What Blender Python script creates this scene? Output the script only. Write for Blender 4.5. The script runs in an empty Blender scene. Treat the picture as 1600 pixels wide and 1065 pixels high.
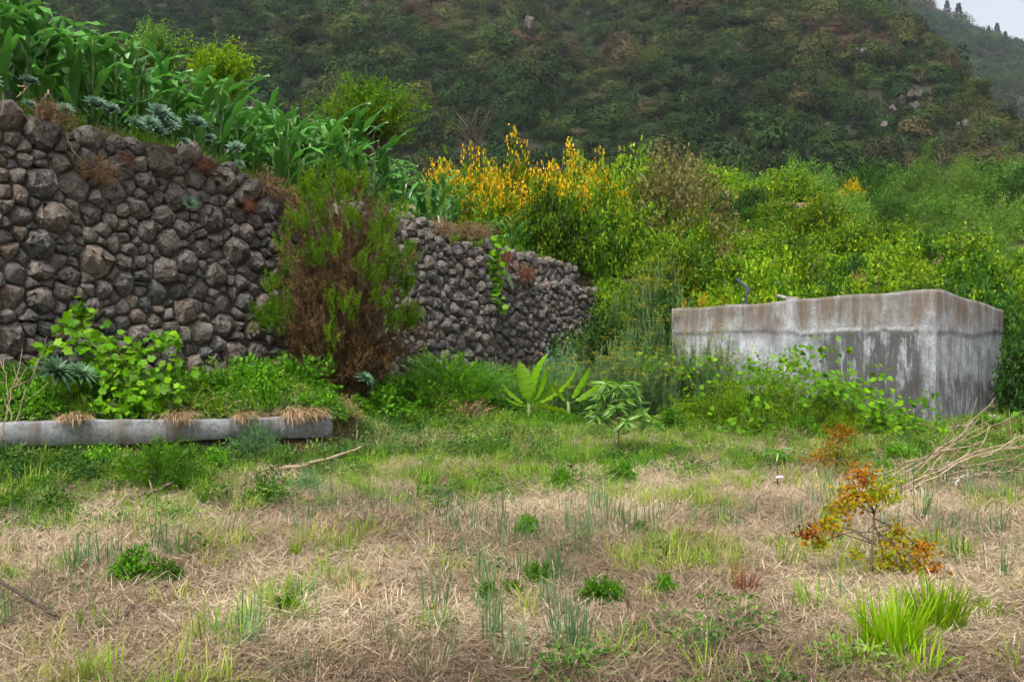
import bpy, bmesh, math, random
import numpy as np
from mathutils import Matrix, Vector

# ------------------------------------------------------------------ camera, sky, sun, exposure
scene = bpy.context.scene
C = scene.collection
F = 1555.6                      # focal length in photograph pixels (35 mm lens, 1600 px wide)
EYE = 1.6
HOR = 520.0                     # row of the horizon in the photograph

cam_d = bpy.data.cameras.new('camera')
cam_d.lens = 35.0
cam_d.sensor_width = 36.0
cam_d.clip_start = 0.05
cam_d.clip_end = 6000
cam = bpy.data.objects.new('camera', cam_d)
C.objects.link(cam)
cam.location = (0, 0, EYE)
cam.rotation_euler = (math.radians(90) - math.atan(12.5 / F), 0, 0)
scene.camera = cam

SUN_EL, SUN_AZ = math.radians(58), math.radians(205)     # high, behind the camera, a little to the left
world = bpy.data.worlds.new('World')
scene.world = world
world.use_nodes = True
wn = world.node_tree
wn.nodes.clear()
w_out = wn.nodes.new('ShaderNodeOutputWorld')
w_bg = wn.nodes.new('ShaderNodeBackground')
w_sky = wn.nodes.new('ShaderNodeTexSky')
w_sky.sky_type = 'NISHITA'
w_sky.sun_disc = False
w_sky.sun_elevation = SUN_EL
w_sky.sun_rotation = SUN_AZ
w_sky.dust_density = 4.0
w_sky.air_density = 1.0
w_hsv = wn.nodes.new('ShaderNodeHueSaturation')          # even overcast: the whole sky loses most of its blue
w_hsv.inputs['Saturation'].default_value = 0.30
w_bg.inputs['Strength'].default_value = 0.085
wn.links.new(w_sky.outputs[0], w_hsv.inputs['Color'])
wn.links.new(w_hsv.outputs[0], w_bg.inputs['Color'])
wn.links.new(w_bg.outputs[0], w_out.inputs[0])

sun_d = bpy.data.lights.new('sun', 'SUN')
sun_d.energy = 1.5
sun_d.angle = math.radians(12)
sun_d.color = (1.0, 0.96, 0.9)
sun = bpy.data.objects.new('sun', sun_d)
C.objects.link(sun)
sd = Vector((math.sin(SUN_AZ) * math.cos(SUN_EL), math.cos(SUN_AZ) * math.cos(SUN_EL), math.sin(SUN_EL)))
sun.rotation_euler = sd.to_track_quat('Z', 'Y').to_euler()
sun.location = (0, -5, 30)

scene.view_settings.view_transform = 'Standard'
scene.view_settings.look = 'None'
scene.view_settings.exposure = 1.58
scene.view_settings.gamma = 1.0
scene.view_settings.use_curve_mapping = False
scene.render.engine = 'CYCLES'
cy = scene.cycles
cy.use_denoising = True
cy.use_adaptive_sampling = True
cy.adaptive_threshold = .035
cy.adaptive_min_samples = 16
cy.max_bounces = 4
cy.diffuse_bounces = 2
cy.glossy_bounces = 2
cy.transmission_bounces = 3
cy.volume_bounces = 0
cy.transparent_max_bounces = 4
cy.caustics_reflective = False
cy.caustics_refractive = False
cy.sample_clamp_indirect = 4.0

# ------------------------------------------------------------------ helpers
def P(px, py, Y):
    """a photograph pixel at a known depth Y"""
    return np.array([(px - 800) / F * Y, Y, EYE - (py - HOR) / F * Y])

def G(px, py):
    """a photograph pixel on the level field"""
    Y = EYE * F / (py - HOR)
    return (px - 800) / F * Y, Y

def sst(a, b, x):
    t = np.clip((np.asarray(x, float) - a) / (b - a), 0, 1)
    return t * t * (3 - 2 * t)

def _hash(ix, iy, seed):
    h = (ix.astype(np.int64) * 374761393 + iy.astype(np.int64) * 668265263 + seed * 1442695041) & 0xffffffff
    h = ((h ^ (h >> 13)) * 1274126177) & 0xffffffff
    return ((h ^ (h >> 16)) & 0xffff) / 65535.0

def vnoise(x, y, seed=0):
    x = np.asarray(x, float); y = np.asarray(y, float)
    ix = np.floor(x); iy = np.floor(y)
    fx = x - ix; fy = y - iy
    fx = fx * fx * (3 - 2 * fx); fy = fy * fy * (3 - 2 * fy)
    a = _hash(ix, iy, seed); b = _hash(ix + 1, iy, seed)
    c = _hash(ix, iy + 1, seed); d = _hash(ix + 1, iy + 1, seed)
    return (a * (1 - fx) + b * fx) * (1 - fy) + (c * (1 - fx) + d * fx) * fy

def fbm(x, y, seed=0, octv=4):
    v = 0; amp = .5
    for i in range(octv):
        v = v + amp * vnoise(x * 2 ** i, y * 2 ** i, seed + i * 17)
        amp *= .5
    return v

def nrm(v):
    return v / np.maximum(np.linalg.norm(v, axis=-1, keepdims=True), 1e-9)

def link(o, parent=None):
    C.objects.link(o)
    if parent is not None:
        o.parent = parent
    return o

def tag(o, label=None, cat=None, group=None, kind=None):
    if label: o['label'] = label
    if cat: o['category'] = cat
    if group: o['group'] = group
    if kind: o['kind'] = kind
    return o

def empty(name, loc, label, cat, group=None, rz=0.0, scale=1.0):
    o = bpy.data.objects.new(name, None)
    o.empty_display_size = .2
    C.objects.link(o)
    o.location = loc
    o.rotation_euler = (0, 0, rz)
    o.scale = (scale,) * 3 if np.isscalar(scale) else scale
    return tag(o, label, cat, group)

class MB:
    """collects batches of quads/tris with a tint per face; builds one mesh"""
    def __init__(self):
        self.V = []; self.A = []; self.T = []; self.M = []; self.n = 0
    def add(self, V, faces, tint=0.5, mi=0):
        V = np.asarray(V, float).reshape(-1, 3)
        faces = np.asarray(faces, np.int64)
        if len(faces) == 0: return
        self.V.append(V); self.A.append(faces + self.n); self.n += len(V)
        t = np.full(len(faces), tint, float) if np.isscalar(tint) else np.asarray(tint, float)
        self.T.append(t); self.M.append(np.full(len(faces), mi, np.int32))
    def mesh(self, name, mats, smooth=False):
        me = bpy.data.meshes.new(name)
        V = np.concatenate(self.V)
        me.vertices.add(len(V)); me.vertices.foreach_set('co', V.astype(np.float32).ravel())
        loops = np.concatenate([a.ravel() for a in self.A])
        tot = np.concatenate([np.full(len(a), a.shape[1]) for a in self.A])
        st = np.concatenate([[0], np.cumsum(tot)[:-1]])
        me.loops.add(len(loops)); me.loops.foreach_set('vertex_index', loops.astype(np.int32))
        me.polygons.add(len(tot)); me.polygons.foreach_set('loop_start', st.astype(np.int32))
        if smooth: me.polygons.foreach_set('use_smooth', np.ones(len(tot), bool))
        me.polygons.foreach_set('material_index', np.concatenate(self.M))
        a = me.attributes.new('tint', 'FLOAT', 'FACE')
        a.data.foreach_set('value', np.concatenate(self.T).astype(np.float32))
        for m in (mats if isinstance(mats, (list, tuple)) else [mats]):
            me.materials.append(m)
        me.update(calc_edges=True)
        return me
    # --- batches
    def tubes(self, Pts, rad, sides=4, tint=0.5, mi=0):
        """Pts (N,m,3), rad (m,) or (N,m)"""
        Pts = np.asarray(Pts, float)
        if Pts.ndim == 2: Pts = Pts[None]
        N, m, _ = Pts.shape
        rad = np.broadcast_to(np.asarray(rad, float), (N, m))
        T = nrm(np.gradient(Pts, axis=1))
        ref = np.where(np.abs(T[..., 2:3]) < .9, np.array([0, 0, 1.]), np.array([1., 0, 0]))
        a = nrm(np.cross(T, ref)); b = np.cross(T, a)
        an = np.linspace(0, 2 * np.pi, sides, endpoint=False)
        ring = (a[:, :, None] * np.cos(an)[None, None, :, None] + b[:, :, None] * np.sin(an)[None, None, :, None])
        V = Pts[:, :, None] + ring * rad[:, :, None, None]
        i = np.arange(m - 1)[:, None] * sides; k = np.arange(sides)[None]
        q = np.stack([i + k, i + (k + 1) % sides, i + sides + (k + 1) % sides, i + sides + k], -1).reshape(-1, 4)
        Q = (np.arange(N)[:, None, None] * (m * sides) + q[None]).reshape(-1, 4)
        t = tint if np.isscalar(tint) else np.repeat(np.asarray(tint), len(q))
        self.add(V, Q, t, mi)
        base = np.arange(sides)[::-1]                       # close the ends
        capb = (np.arange(N)[:, None] * (m * sides) + base[None])
        capt = (np.arange(N)[:, None] * (m * sides) + (m - 1) * sides + np.arange(sides)[None])
        self.A.append(np.concatenate([capb, capt]) + self.n - N * m * sides)
        self.T.append(np.full(2 * N, .5 if not np.isscalar(tint) else tint)); self.M.append(np.full(2 * N, mi, np.int32))
    def blades(self, base, az, length, width, lean, bend, segs=3, tint=0.5, twist=None, mi=0, tipw=.08):
        N = len(base)
        b = lambda v: np.broadcast_to(np.asarray(v, float), (N,))
        az, length, width, lean, bend = map(b, (az, length, width, lean, bend))
        k = np.arange(segs + 1) / segs
        ang = lean[:, None] + bend[:, None] * (k[None] - .5 / segs)
        step = (length / segs)[:, None]
        r = np.concatenate([np.zeros((N, 1)), np.cumsum(np.sin(ang[:, 1:]) * step, 1)], 1)
        z = np.concatenate([np.zeros((N, 1)), np.cumsum(np.cos(ang[:, 1:]) * step, 1)], 1)
        ca, sa = np.cos(az)[:, None], np.sin(az)[:, None]
        ctr = np.stack([base[:, 0:1] + r * ca, base[:, 1:2] + r * sa, base[:, 2:3] + z], -1)
        tw = az + np.pi / 2 if twist is None else b(twist)
        wd = np.stack([np.cos(tw), np.sin(tw), np.zeros(N)], -1)
        wp = np.maximum(np.sin(np.pi * (.18 + .82 * k)) ** .8, tipw)
        wp[-1] = tipw
        off = wd[:, None] * (width[:, None] * wp[None] * .5)[..., None]
        V = np.stack([ctr - off, ctr + off], 2)             # N, segs+1, 2, 3
        i = np.arange(segs) * 2
        q = np.stack([i, i + 1, i + 3, i + 2], -1)
        Q = (np.arange(N)[:, None, None] * (2 * (segs + 1)) + q[None]).reshape(-1, 4)
        t = tint if np.isscalar(tint) else np.repeat(np.asarray(tint), segs)
        self.add(V, Q, t, mi)
    def leaves(self, tpl, pos, dirv, nor, L, W, tint=0.5, mi=0):
        TV, TF = tpl
        N = len(pos)
        d = nrm(dirv); r = nrm(np.cross(d, nor)); n = np.cross(r, d)
        L = np.broadcast_to(np.asarray(L, float), (N,))[:, None, None]
        W = np.broadcast_to(np.asarray(W, float), (N,))[:, None, None]
        V = (pos[:, None] + r[:, None] * (TV[None, :, 0:1] * W) + d[:, None] * (TV[None, :, 1:2] * L)
             + n[:, None] * (TV[None, :, 2:3] * L))
        nf = len(TF)
        Q = (np.arange(N)[:, None, None] * len(TV) + np.asarray(TF)[None]).reshape(N * nf, -1)
        t = tint if np.isscalar(tint) else np.repeat(np.asarray(tint), nf)
        self.add(V, Q, t, mi)

# leaf templates: x across, y along, z out of the plane
DIAMOND = (np.array([[0, 0, 0], [.5, .45, .06], [0, 1, 0], [-.5, .45, .06]]), [[0, 1, 2, 3]])
FOLD = (np.array([[0, 0, 0], [.5, .42, .10], [0, 1, -.12], [-.5, .42, .10], [0, .45, .0]]), [[0, 1, 2, 4], [0, 4, 2, 3]])
OVAL = (np.array([[0, 0, 0], [.42, .25, .06], [.46, .6, .04], [0, 1, -.1], [-.46, .6, .04], [-.42, .25, .06], [0, .45, -.02]]),
        [[0, 1, 2, 6], [6, 2, 3, 4], [0, 6, 4, 5]])

def rand_dirs(rng, n, zmin=-1., zmax=1.):
    z = rng.uniform(zmin, zmax, n); a = rng.uniform(0, 2 * np.pi, n)
    r = np.sqrt(np.maximum(0, 1 - z * z))
    return np.stack([r * np.cos(a), r * np.sin(a), z], -1)

def lumps(rng, D, amp, k=7, freq=3.2):
    v = np.zeros(len(D))
    for _ in range(k):
        w = rng.normal(size=3) * freq
        v += np.sin(D @ w + rng.uniform(0, 6.28))
    return 1 + amp * v / math.sqrt(k)

# ------------------------------------------------------------------ materials
MATS = {}
def new_mat(name):
    m = bpy.data.materials.new(name); m.use_nodes = True
    m.node_tree.nodes.clear()
    MATS[name] = m
    return m, m.node_tree.nodes, m.node_tree.links

def ramp(N, cols, pos=None, interp='LINEAR'):
    r = N.new('ShaderNodeValToRGB')
    r.color_ramp.interpolation = interp
    e = r.color_ramp.elements
    pos = pos or [i / (len(cols) - 1) for i in range(len(cols))]
    e[0].position = pos[0]; e[0].color = (*cols[0], 1)
    e[1].position = pos[-1]; e[1].color = (*cols[-1], 1)
    for c, p in list(zip(cols, pos))[1:-1]:
        k = e.new(p); k.color = (*c, 1)
    return r

def leaf_mat(name, cols, trans=.35, rough=.5, inst=False, spec=.16, vary=.30, satur=1.12):
    """leaf colours by a per-leaf value, varied a little from plant to plant; light passes through the blade"""
    m, N, L = new_mat(name)
    out = N.new('ShaderNodeOutputMaterial')
    at = N.new('ShaderNodeAttribute'); at.attribute_name = 'tint'
    fac = at.outputs['Fac']
    if inst:
        ai = N.new('ShaderNodeAttribute'); ai.attribute_type = 'INSTANCER'; ai.attribute_name = 'itint'
        ad = N.new('ShaderNodeMath'); ad.operation = 'ADD'
        mu = N.new('ShaderNodeMath'); mu.operation = 'MULTIPLY'; mu.inputs[1].default_value = .35
        su = N.new('ShaderNodeMath'); su.operation = 'SUBTRACT'; su.inputs[1].default_value = .175
        L.new(fac, mu.inputs[0]); L.new(mu.outputs[0], su.inputs[0])
        L.new(su.outputs[0], ad.inputs[0]); L.new(ai.outputs['Fac'], ad.inputs[1])
        fac = ad.outputs[0]
    sat = []
    for c_ in cols:
        g_ = .3 * c_[0] + .6 * c_[1] + .1 * c_[2]
        sat.append(tuple(max(.004, g_ + (v_ - g_) * satur) for v_ in c_))
    r = ramp(N, sat)
    L.new(fac, r.inputs[0])
    oi = N.new('ShaderNodeObjectInfo')
    mr = N.new('ShaderNodeMapRange')
    mr.inputs['To Min'].default_value = 1 - vary; mr.inputs['To Max'].default_value = 1 + vary
    L.new(oi.outputs['Random'], mr.inputs['Value'])
    hs = N.new('ShaderNodeHueSaturation')
    L.new(mr.outputs[0], hs.inputs['Value']); L.new(r.outputs[0], hs.inputs['Color'])
    b = N.new('ShaderNodeBsdfPrincipled')
    b.inputs['Roughness'].default_value = rough
    b.inputs['Specular IOR Level'].default_value = spec
    L.new(hs.outputs[0], b.inputs['Base Color'])
    if trans > 0:
        t = N.new('ShaderNodeBsdfTranslucent')
        L.new(hs.outputs[0], t.inputs['Color'])
        mx = N.new('ShaderNodeMixShader'); mx.inputs[0].default_value = trans
        L.new(b.outputs[0], mx.inputs[1]); L.new(t.outputs[0], mx.inputs[2])
        L.new(mx.outputs[0], out.inputs[0])
    else:
        L.new(b.outputs[0], out.inputs[0])
    return m

def noise(N, L, vec, scale, detail=6, rough=.6):
    t = N.new('ShaderNodeTexNoise')
    t.inputs['Scale'].default_value = scale; t.inputs['Detail'].default_value = detail
    t.inputs['Roughness'].default_value = rough
    if vec is not None: L.new(vec, t.inputs['Vector'])
    return t

def mixc(N, L, fac, a, b, mode='MIX'):
    x = N.new('ShaderNodeMix'); x.data_type = 'RGBA'; x.blend_type = mode
    for k, v in ((0, fac), (6, a), (7, b)):
        if hasattr(v, 'is_linked'): L.new(v, x.inputs[k])
        elif k == 0: x.inputs[0].default_value = v
        else: x.inputs[k].default_value = (*v, 1)
    return x.outputs[2]

def rough_mat(name, cols, scale=4, bump=.4, bscale=None, rough=.9, vary=.2):
    m, N, L = new_mat(name)
    out = N.new('ShaderNodeOutputMaterial'); b = N.new('ShaderNodeBsdfPrincipled')
    tc = N.new('ShaderNodeTexCoord')
    n1 = noise(N, L, tc.outputs['Object'], scale)
    r = ramp(N, cols, [.3 + .4 * i / (len(cols) - 1) for i in range(len(cols))])
    L.new(n1.outputs[0], r.inputs[0])
    oi = N.new('ShaderNodeObjectInfo'); mr = N.new('ShaderNodeMapRange')
    mr.inputs['To Min'].default_value = 1 - vary; mr.inputs['To Max'].default_value = 1 + vary
    L.new(oi.outputs['Random'], mr.inputs['Value'])
    hs = N.new('ShaderNodeHueSaturation'); L.new(mr.outputs[0], hs.inputs['Value']); L.new(r.outputs[0], hs.inputs['Color'])
    L.new(hs.outputs[0], b.inputs['Base Color'])
    b.inputs['Roughness'].default_value = rough
    b.inputs['Specular IOR Level'].default_value = .2
    n2 = noise(N, L, tc.outputs['Object'], bscale or scale * 5)
    bp = N.new('ShaderNodeBump'); bp.inputs['Strength'].default_value = bump; bp.inputs['Distance'].default_value = .03
    L.new(n2.outputs[0], bp.inputs['Height']); L.new(bp.outputs[0], b.inputs['Normal'])
    L.new(b.outputs[0], out.inputs[0])
    return m

def stone_mat():
    m, N, L = new_mat('basalt stone')
    out = N.new('ShaderNodeOutputMaterial'); b = N.new('ShaderNodeBsdfPrincipled')
    tc = N.new('ShaderNodeTexCoord'); oi = N.new('ShaderNodeObjectInfo')
    ad = N.new('ShaderNodeVectorMath'); ad.operation = 'ADD'
    sc = N.new('ShaderNodeVectorMath'); sc.operation = 'SCALE'; sc.inputs['Scale'].default_value = 37.0
    cmb = N.new('ShaderNodeCombineXYZ')
    for k in range(3): L.new(oi.outputs['Random'], cmb.inputs[k])
    L.new(cmb.outputs[0], sc.inputs[0]); L.new(tc.outputs['Object'], ad.inputs[0]); L.new(sc.outputs[0], ad.inputs[1])
    v = ad.outputs[0]
    at = N.new('ShaderNodeAttribute'); at.attribute_name = 'tint'
    hue = ramp(N, [(.085, .077, .069), (.125, .112, .098), (.062, .062, .064), (.15, .132, .112), (.098, .089, .081), (.15, .115, .088), (.08, .075, .07)],
               [0, .2, .36, .55, .72, .9, 1], 'LINEAR')
    L.new(at.outputs['Fac'], hue.inputs[0])
    n1 = noise(N, L, v, 7, 8, .7)
    r1 = ramp(N, [(.45, .45, .46), (1.0, 1, 1), (1.75, 1.68, 1.6)], [.28, .5, .72]); L.new(n1.outputs[0], r1.inputs[0])
    c = mixc(N, L, 1.0, hue.outputs[0], r1.outputs[0], 'MULTIPLY')
    n2 = noise(N, L, v, 24, 5, .75)                                    # pale crusts of lichen
    r2 = ramp(N, [(0, 0, 0), (1, 1, 1)], [.50, .68]); L.new(n2.outputs[0], r2.inputs[0])
    c = mixc(N, L, r2.outputs[0], c, (.27, .255, .225))
    n3 = noise(N, L, v, 3.1, 4, .6)                                    # rusty and earthy patches
    r3 = ramp(N, [(0, 0, 0), (.5, .5, .5)], [.57, .74]); L.new(n3.outputs[0], r3.inputs[0])
    c = mixc(N, L, r3.outputs[0], c, (.13, .078, .045))
    L.new(c, b.inputs['Base Color'])
    b.inputs['Roughness'].default_value = .88; b.inputs['Specular IOR Level'].default_value = .25
    n4 = noise(N, L, v, 16, 8, .75)
    bp = N.new('ShaderNodeBump'); bp.inputs['Strength'].default_value = .9; bp.inputs['Distance'].default_value = .035
    L.new(n4.outputs[0], bp.inputs['Height']); L.new(bp.outputs[0], b.inputs['Normal'])
    L.new(b.outputs[0], out.inputs[0])
    return m

def ground_mat():
    m, N, L = new_mat('field soil')
    out = N.new('ShaderNodeOutputMaterial'); b = N.new('ShaderNodeBsdfPrincipled')
    tc = N.new('ShaderNodeTexCoord'); v = tc.outputs['Object']
    n1 = noise(N, L, v, 1.3, 8, .65)
    r1 = ramp(N, [(.10, .062, .040), (.20, .135, .085), (.30, .215, .13), (.17, .14, .07)], [.3, .46, .6, .75]); L.new(n1.outputs[0], r1.inputs[0])
    n2 = noise(N, L, v, 26, 6, .75)
    r2 = ramp(N, [(.55, .55, .55), (1.15, 1.12, 1.05)], [.35, .65]); L.new(n2.outputs[0], r2.inputs[0])
    L.new(mixc(N, L, 1.0, r1.outputs[0], r2.outputs[0], 'MULTIPLY'), b.inputs['Base Color'])
    b.inputs['Roughness'].default_value = .95; b.inputs['Specular IOR Level'].default_value = .1
    bp = N.new('ShaderNodeBump'); bp.inputs['Strength'].default_value = .8; bp.inputs['Distance'].default_value = .05
    L.new(n2.outputs[0], bp.inputs['Height']); L.new(bp.outputs[0], b.inputs['Normal'])
    L.new(b.outputs[0], out.inputs[0])
    return m

M_STONE = stone_mat()
M_SOIL = ground_mat()
M_EARTH = rough_mat('packed earth', [(.055, .04, .03), (.10, .075, .055), (.15, .115, .08)], 3, .6)
M_BARK = rough_mat('bark', [(.07, .05, .035), (.14, .105, .075), (.2, .16, .12)], 14, .5)
M_TWIG = rough_mat('dry twig', [(.20, .14, .09), (.33, .25, .16), (.42, .33, .23)], 10, .3)
M_GREYWOOD = rough_mat('weathered wood', [(.22, .19, .165), (.36, .32, .28), (.5, .46, .41)], 12, .4)
M_STEM = rough_mat('green stem', [(.07, .10, .03), (.12, .17, .05), (.16, .2, .07)], 8, .1, rough=.6)
M_HILL = rough_mat('hill soil', [(.012, .018, .008), (.022, .027, .012), (.032, .030, .018)], .08, .4)
M_CRAG = rough_mat('crag rock', [(.045, .038, .034), (.095, .08, .074), (.17, .15, .14)], 1.6, 1.0, 5)
M_RUST = rough_mat('rusted iron', [(.03, .022, .02), (.06, .042, .036), (.09, .06, .05)], 20, .3, rough=.7)

M_CORN = leaf_mat('maize leaf', [(.03, .12, .022), (.07, .21, .038), (.14, .32, .06)], .35, .32, spec=.8, vary=.3)
M_BRAMBLE = leaf_mat('bramble leaf', [(.028, .075, .012), (.085, .19, .022), (.18, .31, .03), (.30, .38, .045)], .4, vary=.4)
M_FEATHER = leaf_mat('feathery leaf', [(.04, .10, .02), (.11, .22, .042), (.21, .34, .07)], .4, vary=.4)
M_OLIVE = leaf_mat('olive brown leaf', [(.10, .10, .035), (.18, .19, .06), (.27, .24, .10), (.30, .2, .10)], .35)
M_LAUREL = leaf_mat('dark shrub leaf', [(.018, .052, .012), (.04, .105, .02), (.08, .17, .03)], .3)
M_LIME = leaf_mat('lime leaf', [(.06, .14, .015), (.15, .26, .025), (.27, .37, .04)], .4)
M_TREE = leaf_mat('round tree leaf', [(.04, .10, .012), (.10, .20, .02), (.19, .31, .035)], .4)
M_YFL = leaf_mat('yellow flower', [(.46, .24, .012), (.64, .42, .015), (.70, .54, .03)], .3, vary=.1)
M_HERB = leaf_mat('herb leaf', [(.045, .13, .016), (.10, .25, .026), (.18, .36, .045)], .4)
M_FENNEL = leaf_mat('fennel leaf', [(.08, .17, .085), (.16, .29, .125), (.26, .40, .15)], .35)
M_UMBEL = leaf_mat('fennel flower', [(.38, .36, .04), (.52, .46, .05)], .3)
M_VINE = leaf_mat('vine leaf', [(.05, .15, .016), (.13, .29, .022), (.29, .45, .04)], .45, .45, vary=.45)
M_ERICA = leaf_mat('heather green', [(.05, .115, .010), (.105, .20, .014), (.19, .30, .022)], .4)
M_ERICAB = leaf_mat('heather brown', [(.045, .03, .018), (.095, .06, .03), (.15, .085, .04), (.09, .08, .03)], .2)
M_SUCC = leaf_mat('succulent leaf', [(.07, .13, .085), (.12, .20, .135), (.19, .27, .19)], .2, .6)
M_AGAVE = leaf_mat('rosette leaf', [(.05, .11, .06), (.09, .17, .09), (.15, .25, .12)], .2, .45)
M_BANANA = leaf_mat('banana leaf', [(.11, .26, .02), (.19, .37, .03), (.30, .48, .05)], .5, .35, spec=.5, vary=.15)
M_MANGO = leaf_mat('glossy seedling leaf', [(.05, .14, .02), (.10, .22, .03), (.18, .3, .05)], .35, .38, spec=.5, vary=.3)
M_RUSTLEAF = leaf_mat('autumn leaf', [(.12, .035, .018), (.26, .09, .018), (.42, .2, .02), (.30, .28, .03), (.19, .27, .03)], .4)
M_DEADLEAF = leaf_mat('dead leaf', [(.10, .055, .03), (.2, .12, .06), (.3, .2, .1)], .2)
M_REDDRY = leaf_mat('red dry leaf', [(.09, .03, .02), (.17, .06, .035), (.24, .11, .06)], .2)
M_STRAW = leaf_mat('straw', [(.24, .15, .085), (.40, .28, .165), (.54, .40, .25), (.62, .50, .34)], .25, .6, vary=.15)
M_STRAWI = leaf_mat('straw scattered', [(.14, .098, .066), (.31, .235, .155), (.47, .375, .25), (.60, .50, .355)], .2, .6, inst=True, vary=.15, satur=1.04)
M_GRASSI = leaf_mat('grass scattered', [(.06, .15, .025), (.14, .29, .035), (.25, .38, .06), (.40, .41, .12)], .4, inst=True, vary=.2)
M_SEDGEI = leaf_mat('blue grass scattered', [(.075, .15, .065), (.13, .22, .10), (.21, .28, .13)], .35, inst=True, vary=.2)
M_HERBI = leaf_mat('herb scattered', [(.03, .085, .014), (.065, .16, .022), (.13, .25, .04), (.24, .31, .06), (.24, .19, .08)], .4, inst=True, vary=.35, satur=1.0)
M_LIMEGRASS = leaf_mat('lime grass', [(.10, .24, .015), (.19, .37, .02), (.30, .46, .04), (.4, .46, .08)], .45)
M_HILLI = leaf_mat('hill foliage', [(.014, .032, .009), (.025, .048, .012), (.044, .068, .016), (.064, .070, .022), (.066, .048, .026), (.076, .050, .034)], .2, .7, inst=True, spec=.1, vary=.55)
M_PINE = leaf_mat('pine foliage', [(.012, .025, .014), (.02, .04, .02)], .1)

# ------------------------------------------------------------------ terrain
A = np.array([-6.7, 13.0]); B = np.array([2.5, 26.0])
U2 = (B - A) / np.linalg.norm(B - A)
N2 = np.array([U2[1], -U2[0]])                       # points out of the wall towards the field
U3 = np.array([U2[0], U2[1], 0.]); N3 = np.array([N2[0], N2[1], 0.])
TOP_S = [-6, 0, 1.2, 1.9, 3.6, 4.3, 4.9, 6.7, 7.5, 8.3, 9.3, 11.1, 11.5, 13.4, 16, 18]
TOP_Z = [4.7, 4.69, 4.6, 4.54, 4.62, 4.3, 3.98, 3.95, 3.94, 3.89, 3.65, 3.44, 2.9, 2.9, 2.85, 2.7]
TER_S = [-6, 0, 3.4, 5.2, 8.3, 11, 14, 17, 24]          # soil of the upper terrace behind the wall
TER_Z = [4.62, 4.6, 4.4, 4.0, 3.95, 3.6, 3.35, 3.0, 3.2]
KA = np.array([-5.81, 11.3]); KB = np.array([-2.35, 13.05])
KU = (KB - KA) / np.linalg.norm(KB - KA); KN = np.array([-KU[1], KU[0]])   # towards the wall
KLEN = float(np.linalg.norm(KB - KA))

def wall_sd(x, y):
    dx = x - A[0]; dy = y - A[1]
    return dx * U2[0] + dy * U2[1], dx * N2[0] + dy * N2[1]

def height(x, y):
    x0 = np.asarray(x, float); y0 = np.asarray(y, float)
    x = np.clip(x0, -60, 60); y = np.clip(y0, -20, 60)
    s, d = wall_sd(x, y)
    field = .09 * (fbm(x * .8, y * .8, 3) - .5) + .05 * (vnoise(x * 2.7, y * 2.7, 8) - .5)
    hr = .36 * np.maximum(0, np.minimum(y, 30) - 19.6) + .25 * np.clip(y - 30, 0, 15) + .1 * np.maximum(0, y - 45) + .5 * (fbm(x * .25, y * .25, 5) - .5) * sst(21, 27, y)
    hr = hr * sst(.5, 4.0, x + np.maximum(0, y - 26))
    bank = .64 * (1 - sst(.3, 2.6, d)) * (1 - sst(15, 19, s)) * (1 + .3 * (vnoise(x, y, 31) - .5))
    kd = (x - KA[0]) * KN[0] + (y - KA[1]) * KN[1]
    ks = (x - KA[0]) * KU[0] + (y - KA[1]) * KU[1]
    kt = sst(.12, .30, kd) * (1 - sst(KLEN - .2, KLEN + 1.2, ks)) * (.47 + .12 * np.minimum(kd, 4))
    front = field + np.maximum(np.maximum(bank, kt), hr)
    back_l = np.interp(s, TER_S, TER_Z) + .11 * np.maximum(0, -d) + .2 * (fbm(x * .5, y * .5, 9) - .5)
    w = sst(17, 27, s)
    back = back_l * (1 - w) + (hr + field) * w
    e = .75 * sst(6.3, 6.9, s) * (1 - sst(16.5, 18, s))
    k = sst(.45, .75, -d - e)
    out = front * (1 - k) + back * k
    return out + .14 * (np.clip(y0, 60, 150) - 60) + 0 * x0

def axis(lo, hi, flo, fhi, fine, grow):
    v = [flo]
    while v[-1] < fhi: v.append(v[-1] + fine)
    st = fine
    while v[-1] < hi: st *= grow; v.append(v[-1] + st)
    w = [flo]; st = fine
    while w[-1] > lo: st *= grow; w.append(w[-1] - st)
    return np.array(w[1:][::-1] + v)

def height_sheet(name, xs, ys, fn, mat):
    X, Y = np.meshgrid(xs, ys)
    V = np.stack([X, Y, fn(X, Y)], -1).reshape(-1, 3)
    nx, ny = len(xs), len(ys)
    i = np.arange(ny - 1)[:, None] * nx + np.arange(nx - 1)[None]
    Q = np.stack([i, i + 1, i + nx + 1, i + nx], -1).reshape(-1, 4)
    mb = MB(); mb.add(V, Q)
    o = bpy.data.objects.new(name, mb.mesh(name, mat, smooth=True)); link(o)
    o['kind'] = 'structure'
    return o

height_sheet('ground', axis(-1500, 1500, -11, 15, .16, 1.16), axis(-300, 1500, 2, 34, .16, 1.14), height, M_SOIL)

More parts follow.
